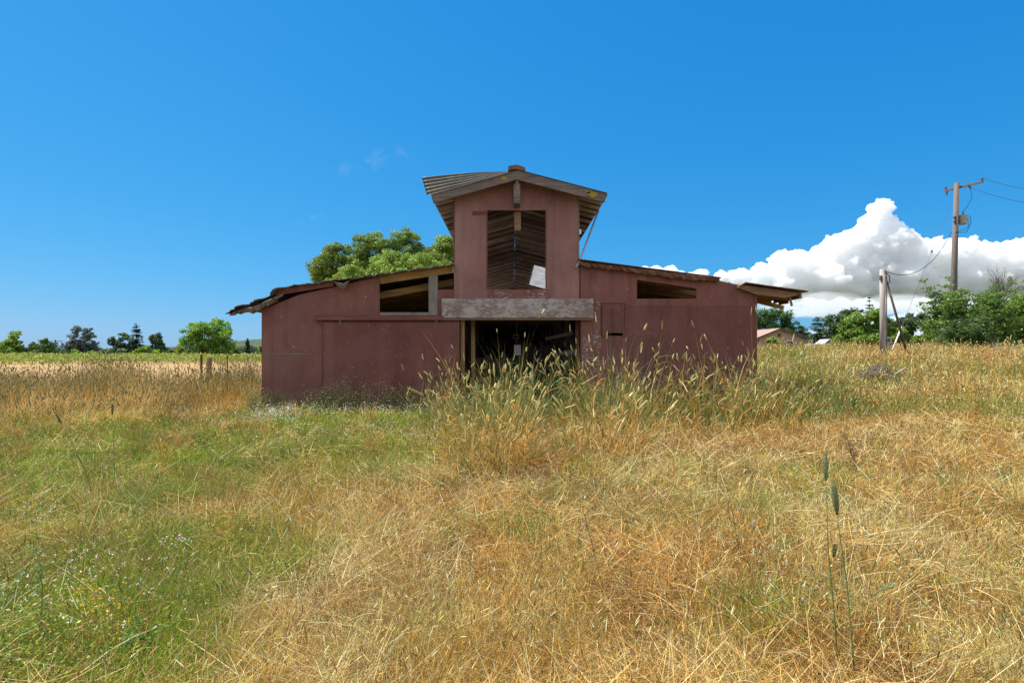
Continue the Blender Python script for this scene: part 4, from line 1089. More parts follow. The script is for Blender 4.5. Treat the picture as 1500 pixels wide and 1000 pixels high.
# transformer can
tx, tz0, tz1 = WX(1409.5, UY), WZ(329, UY), WZ(315, UY)
mb = MB(); ty = UY - .05
mb.tube([(tx, ty, tz0), (tx, ty, tz0 + .03), (tx, ty, tz1 - .03), (tx, ty, tz1)], [.19, .215, .215, .18], 18); tank = mb.build('transformer', MATS['tank_tan'], up, smooth=False)
mb = MB(); mb.tube([(tx - .03, ty - .05, tz1), (tx - .03, ty - .05, tz1 + .10), (tx - .02, ty - .05, tz1 + .22)], [.05, .035, .025], 8); mb.build('bushing', MATS['ceramic'], tank)
mb = MB(); mb.box(WX(1400, UY), tx - .15, UY - .06, UY + .06, WZ(326, UY), WZ(323, UY)); mb.box(WX(1400, UY), tx - .15, UY - .06, UY + .06, WZ(320, UY), WZ(317.5, UY)); mb.build('bracket', MATS['dark_iron'], tank)
mb = MB()
for q in (319, 325): mb.box(WX(1396.8, UY) - .07, WX(1396.8, UY) + .03, UY - .2, UY - .05, WZ(q + 1.2, UY), WZ(q - 1.2, UY))
mb.build('pole_bolt', MATS['dark_iron'], up)
def sag(p, q, s, n=16):
    p, q = Vector(p), Vector(q)
    return [p.lerp(q, t) - Vector((0, 0, s * 4 * t * (1 - t))) for t in np.linspace(0, 1, n)]
mb = MB()
mb.tube([ca + off + d * .62 + Vector((.05, -.12, -.24)), Vector(W(1424, 290, 34.6)), Vector(W(1416, 304, 34.8)), Vector((tx - .02, ty - .05, tz1 + .22))], .013, 5)
mb.tube([Vector((tx + .17, ty, tz1 - .05)), Vector(W(1421, 317, 34.9)), Vector(W(1422.5, 326, 34.9)), Vector(W(1416, 340, 34.9)), Vector(W(1400, 341, 34.85))], .016, 5)
mb.tube([Vector((tx + .15, ty - .1, tz1 - .1)), Vector(W(1418, 322, 34.9)), Vector(W(1418.5, 332, 34.9)), Vector(W(1410, 337, 34.9)), Vector(W(1400, 340, 34.85))], .014, 5)
mb.build('jumper_wire', MATS['cable'], up, smooth=True)
g = 'power lines leaving the utility pole'
for t_, end, s_, lab in ((.97, (1560, 280, 24.0), .22, 'upper power line running from the crossarm end out past the shrubs'), (.58, (1560, 304, 24.5), .22, 'lower power line running from the middle of the crossarm')):
    p = ca + off + d * t_ + Vector((0, 0, .26 if t_ > .9 else -.02)); q = Vector(W(*end))
    mb = MB(); mb.tube(sag(p, q, s_), .012, 5); tag(mb.build('power_line', MATS['cable'], loc=p, smooth=True), lab, 'power line', g)

# pale post with meter box, brace and guy
PY = 25.0; pxx = WX(1293, PY); pg = gz(pxx, PY)
pp = thing('service_post', 'pale weathered wooden service post with a grey meter box', 'post', (pxx, PY, pg))
mb = MB(); mb.tube([(pxx + .02, PY, pg - .3), (pxx, PY, pg + 1.8), (pxx - .02, PY, WZ(394.5, PY))], [.125, .115, .105], 14); mb.build('post', MATS['post_pale'], pp, smooth=True)
mb = MB(); mb.box(pxx + .12, pxx + .27, PY - .10, PY + .08, WZ(513, PY), WZ(493, PY)); mbx = mb.build('meter_box', MATS['meter_grey'], pp, bevel=.012)
mb = MB(); mb.tube([(pxx + .195, PY - .145, WZ(498, PY)), (pxx + .195, PY - .1005, WZ(498, PY))], .055, 14); mb.build('meter_dial', MATS['glass_dark'], mbx)
mb = MB(); mb.tube([(pxx + .14, PY - .05, WZ(493, PY)), (pxx + .135, PY - .05, WZ(402, PY)), (pxx + .10, PY - .10, WZ(396, PY))], .022, 8); mb.build('conduit', MATS['post_pale'], pp, smooth=True)
mb = MB(); mb.tube([W(1296, 398, PY - .12), W(1303, 404, PY - .1), W(1303.5, 413, PY - .1), W(1298, 417, PY - .12)], .018, 6); mb.build('wire_coil', MATS['cable'], pp, smooth=True)
mb = MB(); mb.box(pxx - .16, pxx - .09, PY - .12, PY - .02, WZ(411, PY), WZ(404, PY)); mb.build('clamp', MATS['dark_iron'], pp)
bx = WX(1336, PY); bg_ = gz(bx, PY)
mb = MB(); mb.tube([(bx, PY + .1, bg_ - .35), (WX(1298.5, PY), PY + .08, WZ(405, PY))], [.055, .045], 12)
tag(mb.build('brace_pole', MATS['brace_wood'], loc=(bx, PY, bg_), smooth=True), 'brown pole leaning against the pale service post', 'pole')
mb = MB(); p, q = Vector(W(1393.5, 340, UY - .17)), Vector(W(1295.5, 396.5, PY - .11))
mb.tube(sag(p, q, 1.05, 20), .016, 5); tag(mb.build('service_wire', MATS['cable'], loc=q, smooth=True), 'sagging black wire from utility pole to pale post top', 'wire')
gx = W(1303, 518, 26.5)
gw = thing('guy_wire', 'thin guy wire with white plastic guard running down past the brace pole', 'guy wire', (gx[0], 26.5, gz(gx[0], 26.5)))
top = Vector((WX(1396.5, UY) - .15, UY - .05, WZ(297, UY))); bot = Vector((gx[0], 26.5, gz(gx[0], 26.5) - .1))
mb = MB(); mb.tube([top, bot], .009, 5); mb.build('wire', MATS['dark_iron'], gw)
dd = (top - bot).normalized(); sx = (WZ(478, 27) - bot.z) / dd.z
mb = MB(); mb.tube([bot + dd * .1, bot + dd * sx], .035, 10); mb.build('guard', MATS['white_paint'], gw, smooth=True)
p = bot + (top - bot) * .62
mb = MB(); mb.tube([p - dd * .12, p - dd * .06, p + dd * .06, p + dd * .12], [.02, .05, .05, .02], 8); mb.build('strain_insulator', MATS['ceramic'], gw)

# fence posts at the edge of the field
g = 'old posts at the edge of the field'
for nm, lab, px, py0, py1, Y, w, mat, cat, rnd in (
        ('steel_post', 'thin rusty steel post beside the thick wooden one', 295, 519, 562, 24, .10, 'rust_post', 'post', False),
        ('wooden_post', 'thick weathered round wooden post between two rusty steel posts', 306, 523, 566, 24, .20, 'fence_wood', 'post', True),
        ('steel_post', 'thinner dark rusty post standing nearest the barn wall', 333, 521, 568, 23, .055, 'rust_post', 'post', False)):
    x = WX(px, Y); zg = gz(x, Y); zt = WZ(py0, Y)
    t = thing(nm, lab, cat, (x, Y, zg), g)
    mb = MB()
    if rnd:
        mb.tube([(x, Y, zg - .3), (x + .01, Y, (zg + zt) / 2), (x + .02, Y, zt - .02), (x + .02, Y, zt)], [w / 2 * 1.08, w / 2, w / 2 * .97, w / 2 * .82], 14); mb.build('post', MATS[mat], t, smooth=False)
        mb = MB()
        for z in (zt - .25, zt - .6): mb.tube([(x + w / 2 * 1.04 * cos(a), Y + w / 2 * 1.04 * sin(a), z) for a in np.linspace(0, 2 * pi, 14)], .006, 4, False)
        mb.build('wire_loop', MATS['rust_post'], t)
    else:
        # T-section with studs
        mb.box(x - w / 2, x + w / 2, Y, Y + .008, zg - .3, zt); mb.box(x - .005, x + .005, Y - .045, Y - .0005, zg - .3, zt); mb.build('post', MATS[mat], t)
        mb = MB()
        for z in np.arange(zg + .2, zt - .04, .09): mb.box(x - w * .22, x + w * .22, Y - .057, Y - .0455, z, z + .018)
        mb.build('stud', MATS[mat], t)
# the two wires left on the posts
x0_, x1_ = WX(295, 24), WX(333, 23)
mb = MB()
for z in (.55, 1.1): mb.tube(sag((x0_, 23.94, gz(x0_, 24) + z), (x1_, 22.95, gz(x1_, 23) + z - .05), .03, 8), .005, 4)
tag(mb.build('fence_wire', MATS['rust_post'], loc=(x0_, 24, 0)), 'rusty wire strung between the old field posts', 'wire')

# distant power poles
g = 'far power poles on the skyline'
for px, pyt, Y, lab in ((81, 497.5, 150, 'far dark power pole standing clear beside the eucalyptus'), (102.5, 498, 165, 'far power pole against the edge of the eucalyptus crown'), (262.5, 495, 170, 'faint far pole beside the big round shade tree')):
    x = WX(px, Y); zt = WZ(pyt, Y); t = thing('power_pole', lab, 'utility pole', (x, Y, 0), g)
    mb = MB(); mb.tube([(x, Y, -.3), (x, Y, zt)], [.2, .14], 8); mb.build('pole', MATS['brace_wood'], t)
    mb = MB(); mb.beam((x - .2, Y - .16, zt - .35), (x + 1.9 if px < 90 else x + 1.0, Y + .1, zt - .3), .1, .12); mb.build('crossarm', MATS['brace_wood'], t)
    if px < 90:
        mb = MB(); mb.tube([(x + .5, Y - .1, zt - 1.4), (x + .5, Y - .1, zt - .6)], .28, 10); mb.build('transformer', MATS['meter_grey'], t)

# brush heap, stick and pale rock in the grass
def lump(name, label, cat, px, Y, sx_, sy_, sz_, mat, seed, dz=0):
    x = WX(px, Y); g0 = gz(x, Y); bm = bmesh.new()
    bmesh.ops.create_icosphere(bm, subdivisions=5, radius=1)
    for v in bm.verts:
        c = v.co.copy(); n1 = vnoise([c.x * 2 + c.z], [c.y * 2 - c.z], 1.0, seed)[0]; n2 = vnoise([c.x * 7 + c.z * 3], [c.y * 7 - c.z * 5], 1.0, seed + 1)[0]; n3 = vnoise([c.x * 17 + c.z * 9], [c.y * 17 - c.z * 11], 1.0, seed + 2)[0]
        r = .75 + .45 * n1 + .22 * n2 + .12 * n3
        v.co = Vector((c.x * sx_, c.y * sy_, max(-.3, c.z) * sz_)) * r
    me = bpy.data.meshes.new(name); bm.to_mesh(me); bm.free(); me.materials.append(MATS[mat])
    o = bpy.data.objects.new(name, me); C.objects.link(o); o.location = (x, Y, g0 + dz); tag(o, label, cat); return o
mottled('old_wood_grey', (.06, .047, .038), (.17, .135, .115), 9, .95, 0, 1.0, (.27, .24, .21))
lump('tree_stump', 'gnarled grey rotten stump half buried in the grass', 'stump', 1277, 18.2, .70, .55, .55, 'old_wood_grey', 31, -.12)
lump('pale_rock', 'pale grey boulder lying below the dense shrub', 'rock', 1456, 29.5, .62, .45, .52, 'concrete', 41, -.06)
mb = MB(); a = Vector(W(1309, 551, 17.6)); b = Vector(W(1326, 539, 17.4)); mb.tube([a, a.lerp(b, .5) + Vector((0, 0, .02)), b], [.035, .03, .02], 8)
tag(mb.build('branch', MATS['post_pale'], loc=a, smooth=True), 'bleached stick poking up beside the rotten stump', 'stick')
# ------------------------------------------------------------------ grass
def blades(bx, by, bz, L, az, th0, th1, w, col, segs=3, roll=None, tipcol=None):
    n = len(bx); K = segs + 1
    t = np.linspace(0, 1, K)
    th = th0[:, None] + (th1 - th0)[:, None] * t[None, :] ** 1.3
    step = (L / segs)[:, None]
    r = np.concatenate([np.zeros((n, 1)), np.cumsum(np.sin(th[:, 1:]) * step, 1)], 1)
    z = np.concatenate([np.zeros((n, 1)), np.cumsum(np.cos(th[:, 1:]) * step, 1)], 1)
    ca, sa = np.cos(az)[:, None], np.sin(az)[:, None]
    P = np.stack([bx[:, None] + ca * r, by[:, None] + sa * r, bz[:, None] + z], -1)          # n,K,3
    if roll is None: roll = rng.random(n) * 2 * pi
    cr, sr = np.cos(roll)[:, None], np.sin(roll)[:, None]
    S_ = np.stack([-sa * cr + ca * np.cos(th) * sr, ca * cr + sa * np.cos(th) * sr, -np.sin(th) * sr], -1)
    ww = (w[:, None] * (1 - .75 * t ** 2)[None, :] * .5)[..., None]
    Lv, Rv = P - S_ * ww, P + S_ * ww
    V = np.empty((n, 2 * segs + 1, 3), np.float32)
    V[:, 0:2 * segs:2] = Lv[:, :segs]; V[:, 1:2 * segs:2] = Rv[:, :segs]; V[:, 2 * segs] = P[:, segs]
    nv = 2 * segs + 1
    loc = []
    for s in range(segs - 1): loc += [2*s, 2*s+1, 2*s+3, 2*s+2]
    loc += [2*segs-2, 2*segs-1, 2*segs]
    idx = (np.arange(n)[:, None] * nv + np.array(loc)[None, :]).ravel()
    cnt = np.tile([4] * (segs - 1) + [3], n)
    cc = np.repeat(col[:, None, :], nv, 1)
    if tipcol is not None:
        tt = np.concatenate([np.repeat(t[:segs], 2), [1.0]])[None, :, None]
        cc = cc * (1 - tt) + tipcol[:, None, :] * tt
    return V.reshape(-1, 3), cnt, idx, cc.reshape(-1, 3), P[:, segs], np.stack([np.sin(th[:, -1]) * ca[:, 0], np.sin(th[:, -1]) * sa[:, 0], np.cos(th[:, -1])], -1)

def join(parts):
    V, Cn, I, Cl, o = [], [], [], [], 0
    for v, c, i, k in parts:
        V.append(v); Cn.append(c); I.append(i + o); Cl.append(k); o += len(v)
    return np.concatenate(V), np.concatenate(Cn), np.concatenate(I), np.concatenate(Cl)

def spindles(base, d, ln, rad, col, sides=5):
    """seed heads: base points, axis, length, radius"""
    n = len(base); d = d / np.linalg.norm(d, axis=1, keepdims=True)
    a = np.cross(d, np.array([.31, .77, .13])); a /= np.linalg.norm(a, axis=1, keepdims=True); b = np.cross(d, a)
    ts = np.array([0, .15, .45, .75, .93, 1.0]); rs = np.array([.25, .85, 1.0, .8, .45, .08])
    ang = np.arange(sides) * 2 * pi / sides
    V = np.empty((n, len(ts), sides, 3), np.float32)
    jit = 1 + rng.normal(0, .13, (n, len(ts), sides))
    for k, (t, r) in enumerate(zip(ts, rs)):
        c = base + d * (ln * t)[:, None]
        for s in range(sides):
            V[:, k, s] = c + (a * cos(ang[s]) + b * sin(ang[s])) * (rad * r * jit[:, k, s])[:, None]
    nv = len(ts) * sides; loc = []
    for k in range(len(ts) - 1):
        for s in range(sides): loc += [k*sides+s, k*sides+(s+1) % sides, (k+1)*sides+(s+1) % sides, (k+1)*sides+s]
    idx = (np.arange(n)[:, None] * nv + np.array(loc)[None, :]).ravel()
    cnt = np.full(n * (len(loc) // 4), 4)
    cc = np.repeat(col[:, None, :], nv, 1) * (1 + rng.normal(0, .15, (n, nv, 1)))
    return V.reshape(-1, 3), cnt, idx, np.clip(cc, .01, .9).reshape(-1, 3)

def to_uv(x, y):
    return 750 + F * x / y, HY + F * (EYE - ground_z(x, y)) / y
GREEN = [(200, 640, 270, 40, 1.1), (545, 640, 130, 42, 1.2), (330, 700, 300, 50, .5), (60, 860, 120, 50, .45), (1150, 770, 200, 50, .22), (400, 618, 80, 25, .8), (300, 770, 160, 60, .72), (100, 940, 190, 90, 1.2), (90, 1020, 210, 60, 1.2), (40, 760, 120, 60, .5), (330, 860, 120, 60, .45), (560, 710, 110, 40, .7), (755, 800, 60, 22, .8),
         (1240, 725, 140, 35, .5), (1170, 590, 55, 45, .9), (1105, 925, 70, 45, .5), (60, 690, 120, 60, .6), (880, 690, 60, 25, .45), (1010, 690, 40, 20, .4), (1420, 640, 120, 30, .25), (1380, 540, 90, 14, .5), (420, 830, 60, 60, .5)]
def green(x, y):
    u, v = to_uv(x, y); g_ = np.zeros_like(u)
    for a, b, c, d_, s in GREEN: g_ += 1.3 * s * np.exp(-((u - a) / c) ** 2 - ((v - b) / d_) ** 2)
    n = .62 * vnoise(x, y, .8, 31) + .38 * vnoise(x, y, .25, 33)
    n2 = vnoise(x, y, .45, 35) - .5; n3 = vnoise(x, y, 1.6, 37) - .5
    return np.clip(g_, 0, 1.1) * np.clip(.80 + .95 * n3 + .7 * n2, .15, 1.3) + (n - .5) * .8
STRAW = np.array([(.78, .545, .19), (.68, .41, .095), (.56, .265, .045), (.88, .72, .38), (.30, .19, .085)])
GRASS = np.array([(.21, .35, .02), (.32, .45, .03), (.12, .24, .022), (.46, .48, .06)])
def straw_col(x, y, n):
    p = .34 * vnoise(x, y, 1.3, 41) + .26 * vnoise(x, y, .35, 43) + .4 * rng.random(n)
    t = np.clip((p - .25) / .5, 0, .999) * 3
    order = STRAW[[3, 0, 1, 2]]
    i = t.astype(int); f = (t - i)[:, None]
    c = order[i] * (1 - f) + order[np.minimum(i + 1, 3)] * f
    pick = rng.random(n)
    c = np.where((pick < .12)[:, None], STRAW[3], c); c = np.where((pick > .93)[:, None], STRAW[4], c)
    ol = np.clip((vnoise(x, y, 1.8, 47) * .6 + vnoise(x, y, .5, 48) * .4 - .52) * 4, 0, 1)[:, None] * (rng.random((n, 1)) < .7)
    c = c * (1 - ol * np.array([.36, .20, .34]))
    br = np.clip((vnoise(x, y, .9, 49) * .5 + vnoise(x, y, .28, 50) * .5 - .55) * 5, 0, 1)[:, None] * (rng.random((n, 1)) < .75)
    c = c * (1 - br * np.array([.32, .42, .50]))
    dk_ = (rng.random((n, 1)) < .16) * rng.uniform(.35, .7, (n, 1))
    return np.clip(c * (1 - dk_) * (1 + rng.normal(0, .24, (n, 1))), .015, .88)
def green_col(n, pal=GRASS, var=.2):
    return np.clip(palette(n, pal, var), .01, .8)

def scatter(n, y0, y1, power, xpad=1.5, half=.96):
    """ground points, thinning with distance"""
    u = rng.random(n); a = 1 - power
    y = (y0 ** a + u * (y1 ** a - y0 ** a)) ** (1 / a)
    x = (rng.random(n) * 2 - 1) * (half * y + xpad)
    ok = ~((x > -6.7) & (x < 6.55) & (y > 14.9) & (y < 40.2)) & ~((y > 26) & (x < -9))
    return x[ok], y[ok]
def lay(x, y):
    return 2 * pi * (vnoise(x, y, 1.6, 51) * 1.4 + .5 * vnoise(x, y, .5, 52))

# matted straw lying every way, a few coherent swirls
parts = []
x, y = scatter(290000, 2.2, 34, 1.5); g_ = green(x, y)
hol = .7 * vnoise(x, y, .55, 45) + .3 * vnoise(x, y, .2, 46)
keep = (rng.random(len(x)) > np.clip(g_ - .25, 0, .8)) & (rng.random(len(x)) < np.clip((hol - .27) * 4.5, .05, 1)); x, y = x[keep], y[keep]; n = len(x)
lump_h = .16 * vnoise(x, y, .6, 61) + .05
L = rng.uniform(.10, .36, n) * (1 + .02 * y); az = lay(x, y) + rng.normal(0, 1.7, n)
th0 = R(48) + rng.random(n) * R(48); th1 = th0 + rng.normal(R(6), R(20), n)
w = np.maximum(.0022, .00062 * y) * rng.uniform(.7, 1.5, n)
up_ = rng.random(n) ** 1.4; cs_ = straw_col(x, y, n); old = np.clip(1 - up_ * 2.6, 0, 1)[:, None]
cs_ = cs_ * (1 - old * np.array([.62, .70, .74]))      # low straw browner as old thatch, darkened to paint in the mat's own shade
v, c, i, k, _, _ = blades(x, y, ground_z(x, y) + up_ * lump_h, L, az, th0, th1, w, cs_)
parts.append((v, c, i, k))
x, y = scatter(2600, 2.2, 9, 1.4); n = len(x)
th0 = R(72) + rng.normal(0, R(12), n); c1 = STRAW[rng.integers(0, 5, n)] * rng.uniform(.75, 1.1, (n, 1))
v, c, i, k, _, _ = blades(x, y, ground_z(x, y) + .05 + rng.random(n) * .12, rng.uniform(.12, .42, n), rng.random(n) * 2 * pi, th0, th0 + rng.normal(R(4), R(34), n), rng.uniform(.0022, .005, n), np.clip(c1, .02, .85), 4)
parts.append((v, c, i, k))
x, y = scatter(11000, 2.2, 16, 1.4); g_ = green(x, y); keep = rng.random(len(x)) > np.clip(g_ - .1, 0, .85); x, y = x[keep], y[keep]; n = len(x)
th0 = R(66) + rng.normal(0, R(13), n); c1 = np.where((rng.random(n) < .7)[:, None], STRAW[3], STRAW[2]) * (1 + rng.normal(0, .12, (n, 1)))
v, c, i, k, _, _ = blades(x, y, ground_z(x, y) + .03 + rng.random(n) * .12, rng.uniform(.18, .48, n), rng.random(n) * 2 * pi, th0, th0 + rng.normal(R(14), R(22), n), np.maximum(.0022, .0006 * y) * rng.uniform(.8, 1.4, n), np.clip(c1, .02, .85))
parts.append((v, c, i, k))
o = big_mesh('matted_straw', *join(parts), MATS['blade']); tag(o, 'matted golden straw lying in all directions over the ground', 'straw', kind='stuff')

# standing dry grass
parts = []
x, y = scatter(210000, 2.2, 60, 1.35); g_ = green(x, y)
dens = .35 + .9 * vnoise(x, y, 1.1, 71)
keep = (rng.random(len(x)) > np.clip(g_ - .1, 0, .8)) & (rng.random(len(x)) < dens); x, y = x[keep], y[keep]; n = len(x)
right = sm((x - 5) / 6) * sm((y - 10) / 8)
Lb = (.10 + .30 * vnoise(x, y, .7, 73) ** 1.4) * (1 + .9 * right)
L = Lb * rng.uniform(.6, 1.35, n); az = rng.random(n) * 2 * pi
th0 = np.abs(rng.normal(0, R(24), n)); th1 = th0 + np.abs(rng.normal(R(18), R(26), n))
w = np.maximum(.0020, .0006 * y) * rng.uniform(.7, 1.4, n)
col = straw_col(x, y, n); gm = (rng.random(n) < .12 + .25 * right)[:, None]
col = np.where(gm, col * np.array([.72, .95, .6]), col)
v, c, i, k, tip, td = blades(x, y, ground_z(x, y), L, az, th0, th1, w, col)
parts.append((v, c, i, k))
s = (rng.random(n) < .16) & (y < 22)
parts.append(spindles(tip[s], td[s] + .01, rng.uniform(.025, .06, s.sum()), np.maximum(.003, .0006 * y[s]), np.clip(col[s] * 1.1, .02, .8), 4))
o = big_mesh('dry_grass', *join(parts), MATS['blade']); tag(o, 'short standing dry grass covering the whole yard', 'grass', kind='stuff')

# tufts: bunches of dry, brown or olive grass that break the mat up
parts = []
tx_, ty_ = scatter(2300, 2.6, 26, 1.02); tu, tv = to_uv(tx_, ty_)
keep = rng.random(len(tx_)) < .35 + .65 * vnoise(tx_, ty_, 2.2, 121); tx_, ty_ = tx_[keep], ty_[keep]
nt_ = len(tx_); m = np.clip((120 - 3.2 * ty_), 36, 110).astype(int)
j = np.repeat(np.arange(nt_), m); n = len(j)
rt = rng.uniform(.05, .20, nt_); ht = rng.uniform(.14, .42, nt_) * (.8 + .03 * ty_)
a = rng.random(n) * 2 * pi; r = np.sqrt(rng.random(n)) * rt[j]
x = tx_[j] + r * np.cos(a); y = ty_[j] + r * np.sin(a)
gk = green(tx_, ty_); kind_ = rng.random(nt_) + .45 * np.clip(gk, 0, 1)
pick = kind_[j][:, None]
col = np.where(pick > .82, green_col(n, [(.20, .24, .06), (.15, .21, .04), (.28, .29, .09)]), np.where(pick > .55, np.array([.42, .25, .095]) * (1 + rng.normal(0, .2, (n, 1))), straw_col(x, y, n)))
spread = rng.uniform(12, 34, nt_)[j]
th0 = np.abs(rng.normal(0, 1, n)) * np.radians(spread); th1 = th0 + np.abs(rng.normal(R(22), R(24), n))
v, c, i, k, tip, td = blades(x, y, ground_z(x, y), ht[j] * rng.uniform(.5, 1.2, n), a + rng.normal(0, .8, n), th0, th1, np.maximum(.0024, .0006 * y) * rng.uniform(.7, 1.4, n), np.clip(col, .02, .85))
parts.append((v, c, i, k))
s_ = rng.random(n) < .10
parts.append(spindles(tip[s_], td[s_] + .01, rng.uniform(.03, .07, s_.sum()), np.maximum(.0035, .0006 * y[s_]), np.clip(col[s_] * 1.15, .02, .85), 4))
o = big_mesh('grass_tufts', *join(parts), MATS['blade']); tag(o, 'bunches of dry and olive grass rising out of the straw', 'grass', kind='stuff')

# green grass and low leafy weeds
parts = []
x, y = scatter(330000, 2.2, 40, 1.3); g_ = green(x, y)
keep = rng.random(len(x)) < np.clip(g_ * 1.35 - .22, 0.02, 1); x, y, g_ = x[keep], y[keep], g_[keep]; n = len(x)
L = rng.uniform(.10, .30, n) * (.7 + .6 * vnoise(x, y, .7, 81)); az = rng.random(n) * 2 * pi
th0 = np.abs(rng.normal(0, R(22), n)); th1 = th0 + np.abs(rng.normal(R(30), R(30), n))
w = np.maximum(.0028, .00065 * y) * rng.uniform(.7, 1.6, n)
pal = GRASS
col = green_col(n); yel = vnoise(x, y, .9, 83)[:, None]; col = col * (1 - .45 * yel) + np.array([.33, .31, .06]) * .45 * yel
v, c, i, k, _, _ = blades(x, y, ground_z(x, y), L, az, th0, th1, w, col)
parts.append((v, c, i, k))
o = big_mesh('green_grass', *join(parts), MATS['blade']); tag(o, 'fresh green grass growing in patches among the straw', 'grass', kind='stuff')

parts = []
x, y = scatter(260000, 2.2, 22, 1.2); g_ = green(x, y)
keep = rng.random(len(x)) < np.clip(g_ * 1.4 - .33, 0.0, 1); x, y = x[keep], y[keep]; n = len(x)
hz_ = rng.random(n) ** 1.2 * (.10 + .26 * vnoise(x, y, .5, 91))
P = np.stack([x, y, ground_z(x, y) + .02 + hz_], 1)
l = np.maximum(.016, .0028 * y) * rng.uniform(.6, 1.6, n)
v, c, i = leaf_quads(P, rdir(n) + np.array([0, 0, .3]), rdir(n) * .8 + np.array([0, 0, .9]), l, l * rng.uniform(.25, .6, n))
parts.append((v, c, i, np.repeat(green_col(n, [(.18, .31, .025), (.30, .42, .05), (.12, .23, .03), (.44, .48, .09)]), 4, 0)))
o = big_mesh('leafy_weeds', *join(parts), MATS['leaf']); tag(o, 'low leafy green weeds spreading in front of the barn', 'weeds', kind='stuff')

# small flowers: white along the barn side and lower corner, yellow near the front
def flowers(name, label, spots, pet, cols, seed):
    parts = []; st = []
    for (u, v_, su, sv, m) in spots:
        uu = rng.normal(u, su, m); vv = rng.normal(v_, sv, m); vv = np.clip(vv, 560, 1080)
        yy = F * EYE / (vv - HY); xx = (uu - 750) * yy / F
        zz = ground_z(xx, yy) + rng.uniform(.12, .36, m)
        for q in range(3):
            a = rng.random(m) * pi; ln = np.maximum(pet, pet * .16 * yy) * rng.uniform(.7, 1.3, m)
            P = np.stack([xx, yy, zz], 1) + rng.normal(0, .006, (m, 3)) * yy[:, None] * .3
            vq, c, i = leaf_quads(P, rdir(m) + np.array([0, 0, .2]), rdir(m) * .5 + np.array([0, -.5, .8]), ln, ln * .6)
            parts.append((vq, c, i, np.repeat(np.clip(palette(m, cols, .08), .02, .85), 4, 0)))
        vb, c, i, k, _, _ = blades(xx, yy, ground_z(xx, yy), zz - ground_z(xx, yy), rng.random(m) * 6.28, np.zeros(m), np.zeros(m) + .05, np.maximum(.002, .0005 * yy), green_col(m))
        parts.append((vb, c, i, k))
    o = big_mesh(name, *join(parts), MATS['leaf']); tag(o, label, 'flowers', kind='stuff')
flowers('white_wildflowers', 'tiny white wildflowers scattered through the green weeds', [(395, 628, 22, 8, 260), (265, 625, 45, 10, 90), (545, 640, 60, 16, 160), (600, 745, 16, 8, 30), (640, 760, 20, 10, 20), (60, 795, 30, 8, 40), (160, 900, 55, 22, 60), (90, 960, 70, 25, 70), (270, 870, 20, 8, 20), (1130, 900, 22, 14, 22), (1170, 945, 20, 10, 14), (480, 650, 50, 20, 60), (500, 612, 60, 5, 220), (600, 616, 35, 5, 90), (410, 615, 18, 6, 160)], .011, [(.86, .86, .84), (.78, .78, .78)], 1)
flowers('yellow_wildflowers', 'yellow wildflowers in small tufts low among the grass', [(130, 975, 18, 12, 40), (148, 968, 16, 10, 30), (122, 945, 8, 6, 14), (75, 800, 8, 5, 10), (775, 785, 20, 8, 22), (680, 868, 6, 3, 6), (745, 800, 30, 10, 22), (160, 985, 20, 8, 26), (60, 985, 20, 8, 18), (280, 680, 6, 3, 4)], .013, [(.72, .52, .02), (.62, .42, .02)], 2)

